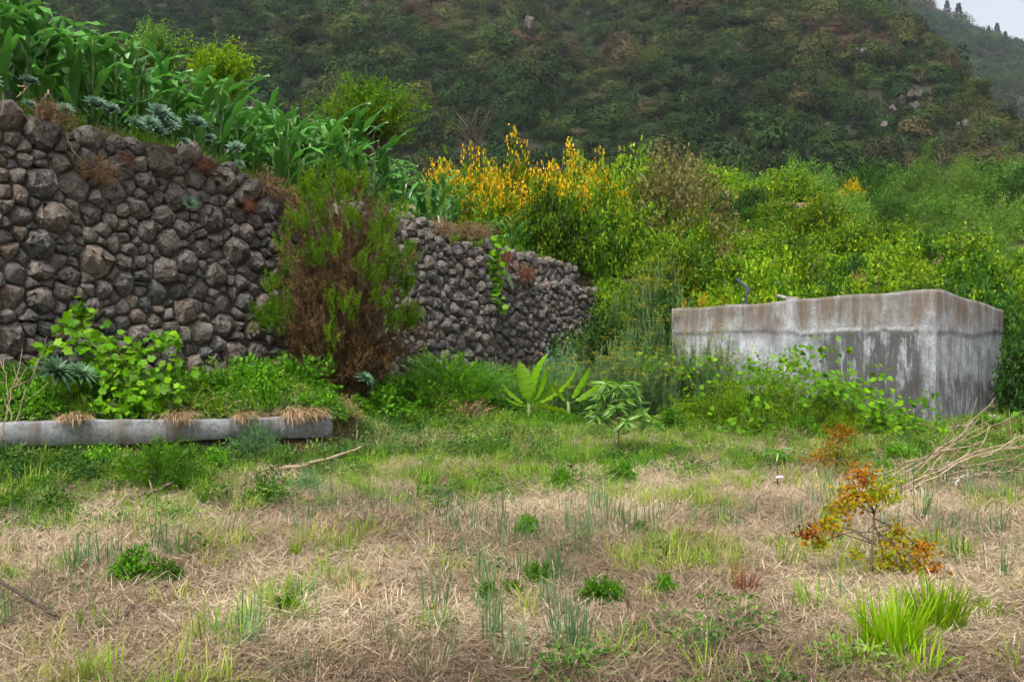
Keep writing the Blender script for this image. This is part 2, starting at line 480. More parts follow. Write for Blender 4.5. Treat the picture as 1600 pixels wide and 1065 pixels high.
# mountains: a near flank whose spur falls towards the right, a far ridge behind it
def crest_x(y):
    return 74 + (y - 141) * .10 + 9 * (fbm(y * .03, y * 0 + 3.3, 41) - .5) + 4 * (vnoise(y * .12, y * 0, 43) - .5)
def mount1(x, y):
    g = 30 * (fbm(x * .020 + .012 * y, y * .005, 21, 4) - .5) * sst(130, 190, y)
    gul = -9 * np.exp(-((x - (8 + .06 * (y - 140) + 6 * vnoise(y * .03, y * 0, 4))) / 9) ** 2) * sst(135, 190, y)
    r = 5 * (fbm(x * .07, y * .07, 27, 3) - .5)
    z = 24 + .56 * (y - 140) + g + gul + r
    c = np.maximum(0, x - crest_x(y))
    return np.maximum(z - 1.0 * c, 1.0)
def mount2(x, y):
    crest = 190 - .52 * (x - 360) + 10 * (fbm(x * .02, x * 0, 61) - .5)
    k = np.clip((y - 340) / 360, 0, 1)
    z = 10 + (crest - 10) * k - np.maximum(0, y - 700) * .5
    g = 40 * (fbm(x * .012 - .004 * y, y * .004, 71, 4) - .5) * np.sin(np.pi * np.clip(k, 0, 1)) + 7 * (fbm(x * .05, y * .05, 77, 3) - .5) * (k < 1)
    return np.maximum(z + g, 1.0)
height_sheet('mountain', np.arange(-330, 186, 4.), np.arange(96, 420, 4.), mount1, M_HILL)
height_sheet('mountain', np.arange(125, 760, 9.), np.arange(335, 860, 9.), mount2, M_HILL)

# ------------------------------------------------------------------ scatter with geometry nodes (only for uncountable stuff)
def proto_collection(name, meshes):
    col = bpy.data.collections.new(name)
    for i, me in enumerate(meshes):
        o = bpy.data.objects.new('%s_%s' % (name, 'abcdefghijklmnop'[i]), me)
        col.objects.link(o)
    return col

def scatter(name, col, pts, rot, scl, idx, itint, label, cat):
    me = bpy.data.meshes.new(name)
    me.from_pydata([tuple(p) for p in pts], [], [])
    n = len(pts)
    for nm, ty, val, key in (('rot', 'FLOAT_VECTOR', rot, 'vector'), ('scl', 'FLOAT_VECTOR', scl, 'vector'),
                             ('idx', 'INT', idx, 'value'), ('itint', 'FLOAT', itint, 'value')):
        a = me.attributes.new(nm, ty, 'POINT')
        a.data.foreach_set(key, np.asarray(val, np.int32 if ty == 'INT' else np.float32).ravel())
    o = bpy.data.objects.new(name, me); link(o)
    ng = bpy.data.node_groups.new(name, 'GeometryNodeTree')
    ng.interface.new_socket('Geometry', in_out='INPUT', socket_type='NodeSocketGeometry')
    ng.interface.new_socket('Geometry', in_out='OUTPUT', socket_type='NodeSocketGeometry')
    N, L = ng.nodes, ng.links
    gi = N.new('NodeGroupInput'); go = N.new('NodeGroupOutput')
    ip = N.new('GeometryNodeInstanceOnPoints')
    ci = N.new('GeometryNodeCollectionInfo')
    ci.inputs['Collection'].default_value = col
    ci.inputs['Separate Children'].default_value = True
    ci.inputs['Reset Children'].default_value = True
    ip.inputs['Pick Instance'].default_value = True
    def named(nm, ty):
        a = N.new('GeometryNodeInputNamedAttribute'); a.data_type = ty; a.inputs['Name'].default_value = nm
        return a.outputs['Attribute']
    e2r = N.new('FunctionNodeEulerToRotation')
    L.new(named('rot', 'FLOAT_VECTOR'), e2r.inputs[0])
    L.new(gi.outputs[0], ip.inputs['Points'])
    L.new(ci.outputs[0], ip.inputs['Instance'])
    L.new(named('idx', 'INT'), ip.inputs['Instance Index'])
    L.new(e2r.outputs[0], ip.inputs['Rotation'])
    L.new(named('scl', 'FLOAT_VECTOR'), ip.inputs['Scale'])
    L.new(ip.outputs[0], go.inputs[0])
    md = o.modifiers.new('scatter', 'NODES'); md.node_group = ng
    return tag(o, label, cat, kind='stuff')

def rz_rot(rng, n, tilt=.1):
    return np.stack([rng.normal(0, tilt, n), rng.normal(0, tilt, n), rng.uniform(0, 6.283, n)], -1)

# --- forest on the mountain
rng = np.random.default_rng(11)
def crown_proto(seed, nl, size, flat=1.0):
    r = np.random.default_rng(seed)
    mb = MB()
    D = rand_dirs(r, nl, -.25, 1)
    rad = lumps(r, D, .22) * r.uniform(.55, 1.0, nl) ** .5
    pos = D * rad[:, None] * np.array([1, 1, flat])
    nor = nrm(D * 1.4 + r.normal(0, .35, (nl, 3)))
    dv = np.cross(nor, rand_dirs(r, nl))
    s = size * r.uniform(.6, 1.4, nl)
    mb.leaves(DIAMOND, pos - dv * .0, dv, nor, s, s * .8, r.uniform(0, 1, nl))
    return mb.mesh('crown', M_HILLI)
def bare_proto(seed):
    r = np.random.default_rng(seed); mb = MB()
    n = 30
    D = rand_dirs(r, n, .05, 1)
    pts = np.stack([np.zeros((n, 3)) + [0, 0, -.4], D * .5 + [0, 0, .1], D * 1.0 + r.normal(0, .15, (n, 3)) + [0, 0, .2]], 1)
    mb.tubes(pts, [.03, .016, .006], 3)
    return mb.mesh('bare', M_BARK)
hill_col = proto_collection('hill_crown', [crown_proto(100 + i, 760, .125, [1, .8, 1.2, .9, 1.5, .7][i]) for i in range(6)] + [bare_proto(140), bare_proto(141)])

def forest(name, fn, x0, x1, y0, y1, spacing, size, label, keep, tshift=0.):
    nx = int((x1 - x0) / spacing); ny = int((y1 - y0) / spacing)
    X, Y = np.meshgrid(np.linspace(x0, x1, nx), np.linspace(y0, y1, ny))
    X = (X + rng.uniform(-.5, .5, X.shape) * spacing).ravel(); Y = (Y + rng.uniform(-.5, .5, Y.shape) * spacing).ravel()
    k = keep(X, Y) & (rng.uniform(0, 1, len(X)) > .06)
    X, Y = X[k], Y[k]; n = len(X)
    Z = fn(X, Y)
    patch = fbm(X * 9.0 / 100, Y * 5.0 / 100, 91, 3)
    sc = size * np.interp(Y, [60, 150], [.6, 1]) * rng.lognormal(0, .36, n) * (.8 + .5 * patch)
    sv = np.stack([sc * rng.uniform(.8, 1.25, n), sc * rng.uniform(.8, 1.25, n), sc * rng.uniform(.7, 1.2, n)], -1)
    big = fbm(X * .012 + 3, Y * .012, 96, 3)
    tint = np.clip(.42 + 1.5 * (patch - .48) + 1.3 * (big - .47) + rng.normal(0, .24, n) + tshift, 0, 1)
    idx = rng.integers(0, 6, n)
    idx = np.where(rng.uniform(0, 1, n) < .035, rng.integers(6, 8, n), idx)
    pts = np.stack([X, Y, Z + sc * rng.uniform(-.15, .55, n)], -1)
    return scatter(name, hill_col, pts, rz_rot(rng, n, .15), sv, idx, tint, label, 'forest')

vis = lambda m: (lambda X, Y: np.abs(X) < .56 * Y + m)
forest('hillside_forest', lambda x, y: np.maximum(mount1(x, y), np.where(y < 140, height(x, y), 0)), -190, 110, 58, 330, 2.3, 1.7, 'dark green and brown scrub forest covering the near mountain flank',
       lambda X, Y: vis(12)(X, Y) & (X < crest_x(Y) + 10))
forest('hillside_forest', mount2, 120, 480, 345, 705, 5.0, 3.6, 'blue green forest covering the far hazy ridge',
       lambda X, Y: (X > .36 * Y - 30) & (X < .56 * Y + 30), -.12)

# crags breaking through the forest
def rock_mesh(seed, n, size, mat, name, squash=(1, 1, 1), bev=.06):
    r = random.Random(seed)
    bm = bmesh.new()
    for _ in range(n):
        v = Vector((r.gauss(0, 1), r.gauss(0, 1), r.gauss(0, 1))).normalized() * r.uniform(.75, 1.0)
        bm.verts.new((v.x * size * squash[0], v.y * size * squash[1], v.z * size * squash[2]))
    res = bmesh.ops.convex_hull(bm, input=bm.verts)
    junk = list({e for e in res['geom_interior'] + res['geom_unused'] if isinstance(e, bmesh.types.BMVert)})
    bmesh.ops.delete(bm, geom=junk, context='VERTS')
    if bev: bmesh.ops.bevel(bm, geom=list(bm.edges), offset=size * bev, segments=1, affect='EDGES', clamp_overlap=True)
    me = bpy.data.meshes.new(name); bm.to_mesh(me); bm.free()
    me.materials.append(mat)
    return me
crag_meshes = [rock_mesh(300 + i, 14, 1.0, M_CRAG, 'crag', (1, .6, 1.1), 0) for i in range(4)]
def ray_hit(px, py, fn, y0, y1):
    for Y in np.arange(y0, y1, .7):
        p = P(px, py, Y)
        if fn(np.array(p[0]), np.array(Y)) >= p[2]: return p
    return P(px, py, y1)
for i, (px, py, n, sz, lab) in enumerate([(815, 48, 16, 2.0, 'pale grey crag high on the forested mountain flank'),
                                      (1432, 178, 22, 1.8, 'broken grey crag on the spur of the near flank'),
                                      (1345, 100, 12, 1.4, 'small brownish crag among the scrub above the spur'),
                                      (1385, 232, 10, 1.1, 'light grey crag just above the feathery shrubs'),
                                      (1512, 215, 9, 1.1, 'small crag at the low end of the spur')]):
    p = ray_hit(px, py, mount1, 125, 400)
    root = empty('rock_outcrop', p, lab, 'rock')
    for k in range(n):
        o = bpy.data.objects.new('boulder', crag_meshes[k % 4]); link(o, root)
        o.location = (rng.normal(0, sz * 1.0), rng.normal(0, .6) + .2, rng.normal(.6, sz * 1.2)); s = sz * rng.uniform(.4, 1.0); o.scale = (s * .8, s, s * .9)
        o.rotation_euler = (rng.normal(0, .3), rng.normal(0, .3), rng.uniform(0, 6))

# pines on the far skyline
def pine_meshes(seed):
    r = np.random.default_rng(seed)
    t = MB(); t.tubes(np.array([[0, 0, -1.5], [.05, 0, 5], [0, .1, 10.5]])[None], [.28, .2, .06], 5)
    c = MB(); n = 700
    z = r.uniform(.28, 1.0, n); w = (1.05 - z) * 2.6 * r.uniform(.3, 1.1, n) * (1 + .35 * np.sin(z * 34)); a = r.uniform(0, 6.28, n)
    pos = np.stack([w * np.cos(a), w * np.sin(a), z * 11], -1)
    d = nrm(np.stack([np.cos(a), np.sin(a), r.normal(.1, .4, n)], -1))
    c.leaves(DIAMOND, pos, d, rand_dirs(r, n), .9, .45, r.uniform(0, 1, n))
    return t.mesh('trunk', M_BARK), c.mesh('crown', M_PINE)
pines = [pine_meshes(51), pine_meshes(52)]
for i, (px, hpx) in enumerate([(1478, 16), (1496, 18), (1506, 11), (1511, 9), (1543, 10), (1556, 15), (1569, 13), (1578, 11), (1585, 14), (1591, 10), (1599, 14)]):
    X = (px - 800) / F * 700
    sc = hpx * 700 / F / 11 * 2.1
    root = empty('pine_tree', (X, 700, float(mount2(np.array(X), np.array(699.))) + 1.5), 'slender dark pine tree standing on the far skyline', 'tree', 'pines along the skyline', rng.uniform(0, 6), sc)
    for nm, me in zip(('trunk', 'crown'), pines[i % 2]):
        link(bpy.data.objects.new(nm, me), root)

# ------------------------------------------------------------------ dry stone walls, stone by stone
WALL_RZ = math.atan2(U2[1], U2[0])
BATTER = .09

def clip_poly(poly, nx, ny, c):
    """keep the side nx*x+ny*y <= c"""
    out = []
    for i in range(len(poly)):
        p, q = poly[i], poly[(i + 1) % len(poly)]
        dp = nx * p[0] + ny * p[1] - c; dq = nx * q[0] + ny * q[1] - c
        if dp <= 0: out.append(p)
        if dp * dq < 0:
            t = dp / (dp - dq); out.append((p[0] + t * (q[0] - p[0]), p[1] + t * (q[1] - p[1])))
    return out

def stone_cells(r, s0, s1, z0, z1, rmin, rmax, asp=1.22):
    pts = []; tries = 0
    while tries < 9000:
        tries += 1
        s = r.uniform(s0, s1); z = r.uniform(z0, z1); rad = rmin + (rmax - rmin) * r.random() ** (2.2 if tries > 500 else .6)
        if tries > 6000: rad = rmin * r.uniform(.6, 1.)
        ok = True
        for (a, b, q) in pts:
            if ((a - s) / asp) ** 2 + (b - z) ** 2 < ((q + rad) * .86) ** 2: ok = False; break
        if ok: pts.append((s, z, rad))
    cells = []
    arr = np.array(pts)
    for i, (s, z, rad) in enumerate(pts):
        poly = [(s - .8, z - .8), (s + .8, z - .8), (s + .8, z + .8), (s - .8, z + .8)]
        d2 = (arr[:, 0] - s) ** 2 + (arr[:, 1] - z) ** 2
        for j in np.argsort(d2)[1:26]:
            a, b, q = arr[j]
            nx, ny = a - s, b - z
            c = (a * a + b * b - s * s - z * z + 1.25 * (rad ** 2 - q ** 2)) / 2
            poly = clip_poly(poly, nx, ny, c)
            if len(poly) < 3: break
        if len(poly) >= 3: cells.append((s, z, rad, poly))
    return cells

def stone_tint(me, v):
    a = me.attributes.new('tint', 'FLOAT', 'FACE'); a.data.foreach_set('value', np.full(len(me.polygons), v, np.float32))

def stone_mesh(r, poly, cx, cz, bulge):
    n = len(poly)
    P2 = []
    for i in range(n):                                   # cut the corners of the cell
        a, b = poly[i], poly[(i + 1) % n]
        for t in (r.uniform(.08, .22), r.uniform(.78, .92)):
            P2.append((a[0] + (b[0] - a[0]) * t - cx, a[1] + (b[1] - a[1]) * t - cz))
    size = sum(math.hypot(*p) for p in P2) / len(P2)
    bm = bmesh.new()
    for x, z in P2:
        k = r.uniform(.86, 1.02)
        bm.verts.new((x * k, r.uniform(-.03, .06), z * k))
        bm.verts.new((x * .86, .16, z * .86))
    for i in range(9):
        a = i / 9 * 6.283 + r.uniform(-.3, .3)
        x, z = P2[int(i / 9 * len(P2))]
        k = r.uniform(.5, .82)
        bm.verts.new((x * k, -bulge * size * r.uniform(.42, .85), z * k))
    tx, tz = r.gauss(0, .28), r.gauss(0, .25) 
    for i in range(5):
        x, z = P2[r.randrange(len(P2))]; k = r.uniform(.05, .45)
        bm.verts.new((x * k, -bulge * size * (r.uniform(.78, 1.05) + (x * tx + z * tz) / size * k), z * k))
    res = bmesh.ops.convex_hull(bm, input=bm.verts)
    junk = list({e for e in res['geom_interior'] + res['geom_unused'] if isinstance(e, bmesh.types.BMVert)})
    if junk: bmesh.ops.delete(bm, geom=junk, context='VERTS')
    bmesh.ops.bevel(bm, geom=list(bm.edges), offset=size * .05, segments=1, affect='EDGES', clamp_overlap=True)
    bmesh.ops.triangulate(bm, faces=[f for f in bm.faces if len(f.verts) > 4])
    bmesh.ops.subdivide_edges(bm, edges=[e for e in bm.edges if e.calc_length() > size * .35], cuts=1, use_grid_fill=True)
    for v in bm.verts:
        v.co += Vector((r.gauss(0, 1), r.gauss(0, 1), r.gauss(0, 1))) * size * .028
    for f in bm.faces: f.smooth = r.random() < .5
    me = bpy.data.meshes.new('stone'); bm.to_mesh(me); bm.free()
    me.materials.append(M_STONE)
    stone_tint(me, r.random())
    return me

def stone_wall(seed, s0, s1, zlo, topf, rmin, rmax, out, label, bulge=.62):
    r = random.Random(seed)
    root = empty('dry_stone_wall', (A[0], A[1], 0), label, 'wall', rz=WALL_RZ)
    ztop = max(topf(s) for s in np.linspace(s0, s1, 40)) + .3
    mb = MB()                                            # earth and rubble core behind the stones
    ss = np.linspace(s0 + .05, s1 - .05, 24); zs = np.linspace(0, 1, 10)
    V = []
    for k in zs:
        for s in ss:
            lo = zlo(s) - .3; z = lo + (topf(s) - .08 - lo) * k
            V.append((s, -(out - .035 - BATTER * z) + .03 * r.random(), z))
    i = np.arange(9)[:, None] * 24 + np.arange(23)[None]
    mb.add(V, np.stack([i, i + 1, i + 25, i + 24], -1).reshape(-1, 4))
    V2 = [(s, -(out - .055 - BATTER * (topf(s) - .08)) + dd, topf(s) - .08 - .04 * (dd > 0)) for dd in (0, .55) for s in ss]
    i = np.arange(23); mb.add(V2, np.stack([i, i + 1, i + 25, i + 24], -1))
    for e in (0, 23):                                    # close both ends
        col = [V[k * 24 + e] for k in range(10)]
        W = col + [(x, y + .55, z) for x, y, z in col]
        i = np.arange(9); mb.add(W, np.stack([i, i + 1, i + 11, i + 10], -1))
    o = bpy.data.objects.new('core', mb.mesh('core', M_EARTH, smooth=True)); link(o, root)
    todo = []
    for s, z, rad, poly in stone_cells(r, s0, s1, min(zlo(s0), zlo(s1)) - .2, ztop, rmin, rmax):
        if z > topf(s) - rad * .55 or z < zlo(s) - .25: continue
        cx = sum(p[0] for p in poly) / len(poly); cz = sum(p[1] for p in poly) / len(poly)
        if cx < s0 - .1 or cx > s1 + .1: continue
        poly = [(min(max(p[0], s0 - .12), s1 + .12), min(p[1], topf(s) + .16)) for p in poly]
        if max(p[0] for p in poly) - min(p[0] for p in poly) < .08: continue
        area = (max(p[0] for p in poly) - min(p[0] for p in poly)) * (max(p[1] for p in poly) - min(p[1] for p in poly))
        loc = (cx, -(out - BATTER * cz) + r.uniform(-.04, .04), cz); rot = (r.gauss(.06, .07), r.gauss(0, .05), r.gauss(0, .07))
        todo.append((area, cx, stone_mesh(r, poly, cx, cz, bulge * r.uniform(.7, 1.3)), loc, rot))
    todo.sort(key=lambda t: -t[0])
    for area, cx, me, loc, rot in todo[:300]:
        o = bpy.data.objects.new('stone', me); link(o, root); o.location = loc; o.rotation_euler = rot
    if todo[300:]:                                       # past three hundred: the smallest ones as one joined part
        bm = bmesh.new(); bm.faces.layers.float.new('tint')
        for area, cx, me, loc, rot in todo[300:]:
            m2 = me.copy(); m2.transform(Matrix.LocRotScale(Vector(loc), __import__('mathutils').Euler(rot), None)); bm.from_mesh(m2); bpy.data.meshes.remove(m2)
        me = bpy.data.meshes.new('small_stones'); bm.to_mesh(me); bm.free(); me.materials.append(M_STONE)
        o = link(bpy.data.objects.new('small_stones', me), root); o['kind'] = 'stuff'
    return root, len(todo)

topA = lambda s: float(np.interp(s, TOP_S, TOP_Z)) + .05 * math.sin(s * 3.1)
w1 = stone_wall(1, -1.9, 6.6, lambda s: .75, topA, .075, .225, .0, 'tall wall of large dark basalt stones behind the concrete kerb')
w2 = stone_wall(2, 6.6, 11.15, lambda s: .55, topA, .066, .16, .02, 'middle wall of fist sized grey stones beside the heather bush')
w3 = stone_wall(3, 11.15, 16.6, lambda s: .75, topA, .06, .135, -.28, 'low end wall of small pale stones past the hanging creeper')
w4 = stone_wall(4, 6.9, 10.6, lambda s: 3.5, lambda s: 4.28 - .07 * (s - 7), .075, .12, -.62, 'short upper course of pale stones set back above the middle wall')
w5 = stone_wall(5, 12.2, 16.2, lambda s: 2.7, lambda s: 3.72 - .07 * (s - 12.2), .085, .13, -.75, 'short upper course of brown stones set back above the end wall')
print('stones', w1[1], w2[1], w3[1], w4[1], w5[1])

def wall_pt(s, z, out=0.):
    """a point on the wall face"""
    q = A + U2 * s + N2 * (out - BATTER * z)
    return np.array([q[0], q[1], z])

# ------------------------------------------------------------------ concrete: kerb and tank
def concrete_mat(name, tank):
    m, N, L = new_mat(name)
    out = N.new('ShaderNodeOutputMaterial'); b = N.new('ShaderNodeBsdfPrincipled')
    uv = N.new('ShaderNodeUVMap'); uv.uv_map = 'face'
    sep = N.new('ShaderNodeSeparateXYZ'); L.new(uv.outputs[0], sep.inputs[0])
    u, v = sep.outputs[0], sep.outputs[1]
    def mp(sx, sy):
        k = N.new('ShaderNodeMapping'); k.inputs['Scale'].default_value = (sx, sy, 1); L.new(uv.outputs[0], k.inputs[0]); return k.outputs[0]
    def band(src, a0, a1):
        r = N.new('ShaderNodeMapRange'); r.interpolation_type = 'SMOOTHSTEP'
        r.inputs['From Min'].default_value = a0; r.inputs['From Max'].default_value = a1
        L.new(src, r.inputs['Value']); return r.outputs[0]
    def mul(*xs):
        c = xs[0]
        for x in xs[1:]:
            k = N.new('ShaderNodeMath'); k.operation = 'MULTIPLY'
            L.new(c, k.inputs[0])
            if hasattr(x, 'is_linked'): L.new(x, k.inputs[1])
            else: k.inputs[1].default_value = x
            c = k.outputs[0]
        return c
    def add(x, y, op='ADD'):
        k = N.new('ShaderNodeMath'); k.operation = op
        for i, t in enumerate((x, y)):
            if hasattr(t, 'is_linked'): L.new(t, k.inputs[i])
            else: k.inputs[i].default_value = t
        return k.outputs[0]
    def thr(src, a0, a1):
        r = ramp(N, [(0, 0, 0), (1, 1, 1)], [a0, a1]); L.new(src, r.inputs[0]); return r.outputs[0]
    base = noise(N, L, mp(1.4, 1.1), 2.2, 8, .7)
    r0 = ramp(N, [(.14, .145, .15), (.29, .305, .32), (.46, .48, .50)], [.32, .5, .68]); L.new(base.outputs[0], r0.inputs[0])
    c = r0.outputs[0]
    fine = noise(N, L, mp(1, 1), 22, 6, .7)
    rf = ramp(N, [(.72, .72, .72), (1.2, 1.2, 1.2)], [.35, .65]); L.new(fine.outputs[0], rf.inputs[0])
    c = mixc(N, L, 1, c, rf.outputs[0], 'MULTIPLY')
    st = noise(N, L, mp(2.2, .22), 2.0, 7, .66)              # long runs down the face
    if tank:
        lime = noise(N, L, mp(1.7, .75), 2.2, 7, .72)
        c = mixc(N, L, mul(thr(lime.outputs[0], .52, .66), .75), c, (.52, .55, .57))
        wav = noise(N, L, mp(1.0, .12), 1.5, 6, .72)
        topz = add(v, mul(wav.outputs[0], 1.5))
        br2 = noise(N, L, mp(1.1, .5), 1.3, 5, .65)
        brown = mul(band(topz, 2.2, 2.85), thr(st.outputs[0], .30, .56), thr(br2.outputs[0], .28, .48))
        c = mixc(N, L, mul(brown, .92), c, (.14, .10, .065))
        grey = mul(band(v, 1.75, 2.3), thr(wav.outputs[0], .5, .66))
        c = mixc(N, L, mul(grey, .7), c, (.12, .105, .09))
        w2_ = noise(N, L, mp(2.4, 1.2), 1.6, 6, .7)           # wet, algae dark foot of the wall
        low = add(v, mul(add(w2_.outputs[0], -.5), 1.5))
        pn0 = noise(N, L, mp(3.2, .9), 2.4, 7, .75)
        k1 = N.new('ShaderNodeMapRange'); k1.interpolation_type = 'SMOOTHSTEP'
        k1.inputs['From Min'].default_value = .92; k1.inputs['From Max'].default_value = .72; L.new(low, k1.inputs['Value'])
        c = mixc(N, L, mul(k1.outputs[0], thr(pn0.outputs[0], .40, .56), .85), c, (.062, .06, .06))
        # large damp patch left of the corner, under the cold joint
        patch = mul(band(u, -2.45, -1.9), band(add(u, -1.0, 'MULTIPLY'), .12, .3), band(add(v, -1.0, 'MULTIPLY'), -1.72, -1.55))
        pn = noise(N, L, mp(2.2, .42), 2.1, 7, .72)
        c = mixc(N, L, mul(patch, thr(pn.outputs[0], .40, .50), .9), c, (.062, .06, .058))
        dr = noise(N, L, mp(3.2, .12), 2.4, 4, .6)            # thin dark drips
        c = mixc(N, L, mul(thr(dr.outputs[0], .61, .67), band(add(v, -1.0, 'MULTIPLY'), -1.9, -1.2), .85), c, (.05, .048, .045))
        # pale repaired band along the joint
        jn = noise(N, L, mp(1.6, 1), 2.2, 4, .6)
        jn2 = noise(N, L, mp(2.2, 2.2), 3.1, 5, .7)
        jv = add(v, mul(add(jn.outputs[0], -.5), .35))
        jl = mul(band(jv, 1.64, 1.68), band(add(jv, -1.0, 'MULTIPLY'), -1.76, -1.70), band(u, -2.7, -2.4), band(add(u, -1., 'MULTIPLY'), .2, .4))
        c = mixc(N, L, mul(jl, thr(jn2.outputs[0], .42, .6), .75), c, (.5, .51, .5))
    else:
        c = mixc(N, L, mul(thr(st.outputs[0], .46, .60), .8), c, (.12, .088, .06))
        c = mixc(N, L, mul(thr(base.outputs[0], .42, .58), .45), c, (.16, .14, .115))
        m2 = noise(N, L, mp(2.5, 2.5), 2.5, 6, .7)
        c = mixc(N, L, mul(thr(m2.outputs[0], .54, .62), .65), c, (.10, .10, .085))
    L.new(c, b.inputs['Base Color'])
    b.inputs['Roughness'].default_value = .85; b.inputs['Specular IOR Level'].default_value = .25
    bp = N.new('ShaderNodeBump'); bp.inputs['Strength'].default_value = .55; bp.inputs['Distance'].default_value = .02
    bb = noise(N, L, mp(1, 1), 11, 9, .75)
    L.new(bb.outputs[0], bp.inputs['Height']); L.new(bp.outputs[0], b.inputs['Normal'])
    L.new(b.outputs[0], out.inputs[0])
    return m
M_TANK = concrete_mat('stained concrete', True)
M_KERB = concrete_mat('kerb concrete', False)

def face_uv(me, fn):
    uvl = me.uv_layers.new(name='face')
    for lp in me.loops:
        uvl.data[lp.index].uv = fn(me.vertices[lp.vertex_index].co, me.polygons)
def grid_patch(verts_fn, nu, nv):
    us = np.linspace(0, 1, nu); vs = np.linspace(0, 1, nv)
    V = [verts_fn(u, v) for v in vs for u in us]
    i = np.arange(nv - 1)[:, None] * nu + np.arange(nu - 1)[None]
    return V, np.stack([i, i + 1, i + nu + 1, i + nu], -1).reshape(-1, 4)

# tank: corner nearest the field, two faces running back from it
TC = np.array([7.30, 17.17]); TL = np.array([-.75, .6614]); TR = np.array([.6614, .75])
LL, LR = 5.3, 3.95
tank = empty('concrete_tank', (TC[0], TC[1], 0), 'weathered grey concrete water tank with dark damp stains', 'tank')
def tank_top(l, r_):
    """height of the rim, sagging a little away from the near corner"""
    step = .035 if l < 2.75 else 0
    return 2.33 - .042 * l - .075 * max(0, r_ - .25) + .012 * math.sin(l * 5.1 + r_ * 3) + step
def tp(l, r_, z, off=0.):
    q = TL * l + TR * r_
    return (q[0], q[1], z)
TH = .22
def tank_face(name, pts_fn, n_u, n_v, uvf):
    V, Q = grid_patch(pts_fn, n_u, n_v)
    mb = MB(); mb.add(V, Q)
    me = mb.mesh(name, M_TANK, smooth=True)
    uvl = me.uv_layers.new(name='face')
    uvs = [uvf(u, v) for v in np.linspace(0, 1, n_v) for u in np.linspace(0, 1, n_u)]
    for lp in me.loops: uvl.data[lp.index].uv = uvs[lp.vertex_index]
    return link(bpy.data.objects.new(name, me), tank)
wob = lambda a, b_: .022 * (float(fbm(np.array(a * 1.4), np.array(b_ * 1.4), 55)) - .5)
# bevelled rim and rounded vertical corner come from rows pulled back at the edges
def left_pt(u, v):
    l = LL * (1 - u); z = -.4 + v * (tank_top(l, 0) + .4)
    back = .03 * (v > .985) + .022 * (u > .995)
    joint = .022 if (1.60 + .03 * math.sin(l * 2.3)) < z else 0.
    x, y, _ = tp(l, back - joint + wob(l, z), z); return (x, y, z - .012 * (v > .985))
def right_pt(u, v):
    r_ = LR * u; z = -.4 + v * (tank_top(0, r_) + .4)
    back = .03 * (v > .985) + .022 * (u < .005)
    joint = .018 if (1.58 + .03 * math.sin(r_ * 2.3)) < z else 0.
    x, y, _ = tp(back - joint + wob(r_ + 9, z), r_, z); return (x, y, z - .012 * (v > .985))
tank_face('wall', left_pt, 150, 64, lambda u, v: (-LL * (1 - u), -.4 + v * 2.75))
tank_face('wall', right_pt, 110, 64, lambda u, v: (LR * u, -.4 + v * 2.75))
tank_face('wall', lambda u, v: tp(LL, LR * (1 - u), -.4 + v * (tank_top(LL, LR * (1 - u)) + .36)), 20, 12, lambda u, v: (20 + LR * u, -.4 + 2.75 * v))
tank_face('wall', lambda u, v: tp(LL * u, LR, -.4 + v * (tank_top(LL * u, LR) + .36)), 20, 12, lambda u, v: (30 + LL * u, -.4 + 2.75 * v))
def roof_pt(u, v):
    l = .028 + (LL - .03) * u; r_ = .028 + (LR - .03) * v
    return tp(l, r_, tank_top(l, 0) + tank_top(0, r_) - tank_top(0, 0) - .012 + .012 * (float(vnoise(np.array(l * 3), np.array(r_ * 3), 5)) - .5) * (0 < u < 1 and 0 < v < 1))
tank_face('roof_slab', roof_pt, 60, 40, lambda u, v: (40 + LL * u, 4 * v))

# kerb: a long cast beam on a course of stones
kerb = empty('concrete_kerb', (KA[0], KA[1], 0), 'low weathered concrete kerb below the grapevine at the tall wall', 'kerb', rz=math.atan2(KU[1], KU[0]))
def kerb_prof(u):
    return .578 + .012 * math.sin(u * 1.9) - .018 * u, .29 + .014 * math.sin(u * 2.7 + 1) - .012 * u
KS = np.linspace(-2.6, KLEN, 70)
mb = MB(); V = []; kuv = []
for u in KS:
    zt, zb = kerb_prof(u)
    jn = .01 * (float(vnoise(np.array(u * 4), np.array(0.3), 2)) - .5)
    for (y, z) in ((.02 + jn, zb), (jn, zb + .012), (jn * .5, zt - .025), (.02, zt), (.26, zt - .005), (.28, zb)):
        V.append((u, y, z + .01 * (float(vnoise(np.array(u * 6), np.array(y * 30 + z), 7)) - .5))); kuv.append((u, z + y))
i = np.arange(69)[:, None] * 6 + np.arange(5)[None]
mb.add(V, np.stack([i, i + 6, i + 7, i + 1], -1).reshape(-1, 4))
mb.add([V[k] for k in range(6)], [[0, 1, 2, 3, 4, 5]]); mb.add([V[69 * 6 + k] for k in range(6)], [[5, 4, 3, 2, 1, 0]])
me = mb.mesh('beam', M_KERB)
uvl = me.uv_layers.new(name='face')
kuv = kuv + kuv[:6] + kuv[-6:]
for lp in me.loops: uvl.data[lp.index].uv = kuv[lp.vertex_index]
link(bpy.data.objects.new('beam', me), kerb)
kr = random.Random(9)
kst = [rock_mesh(400 + i, 16, 1.0, M_STONE, 'stone', (1, .7, .75), .08) for i in range(6)]
for i, me in enumerate(kst): stone_tint(me, i / 6)
u = -2.5
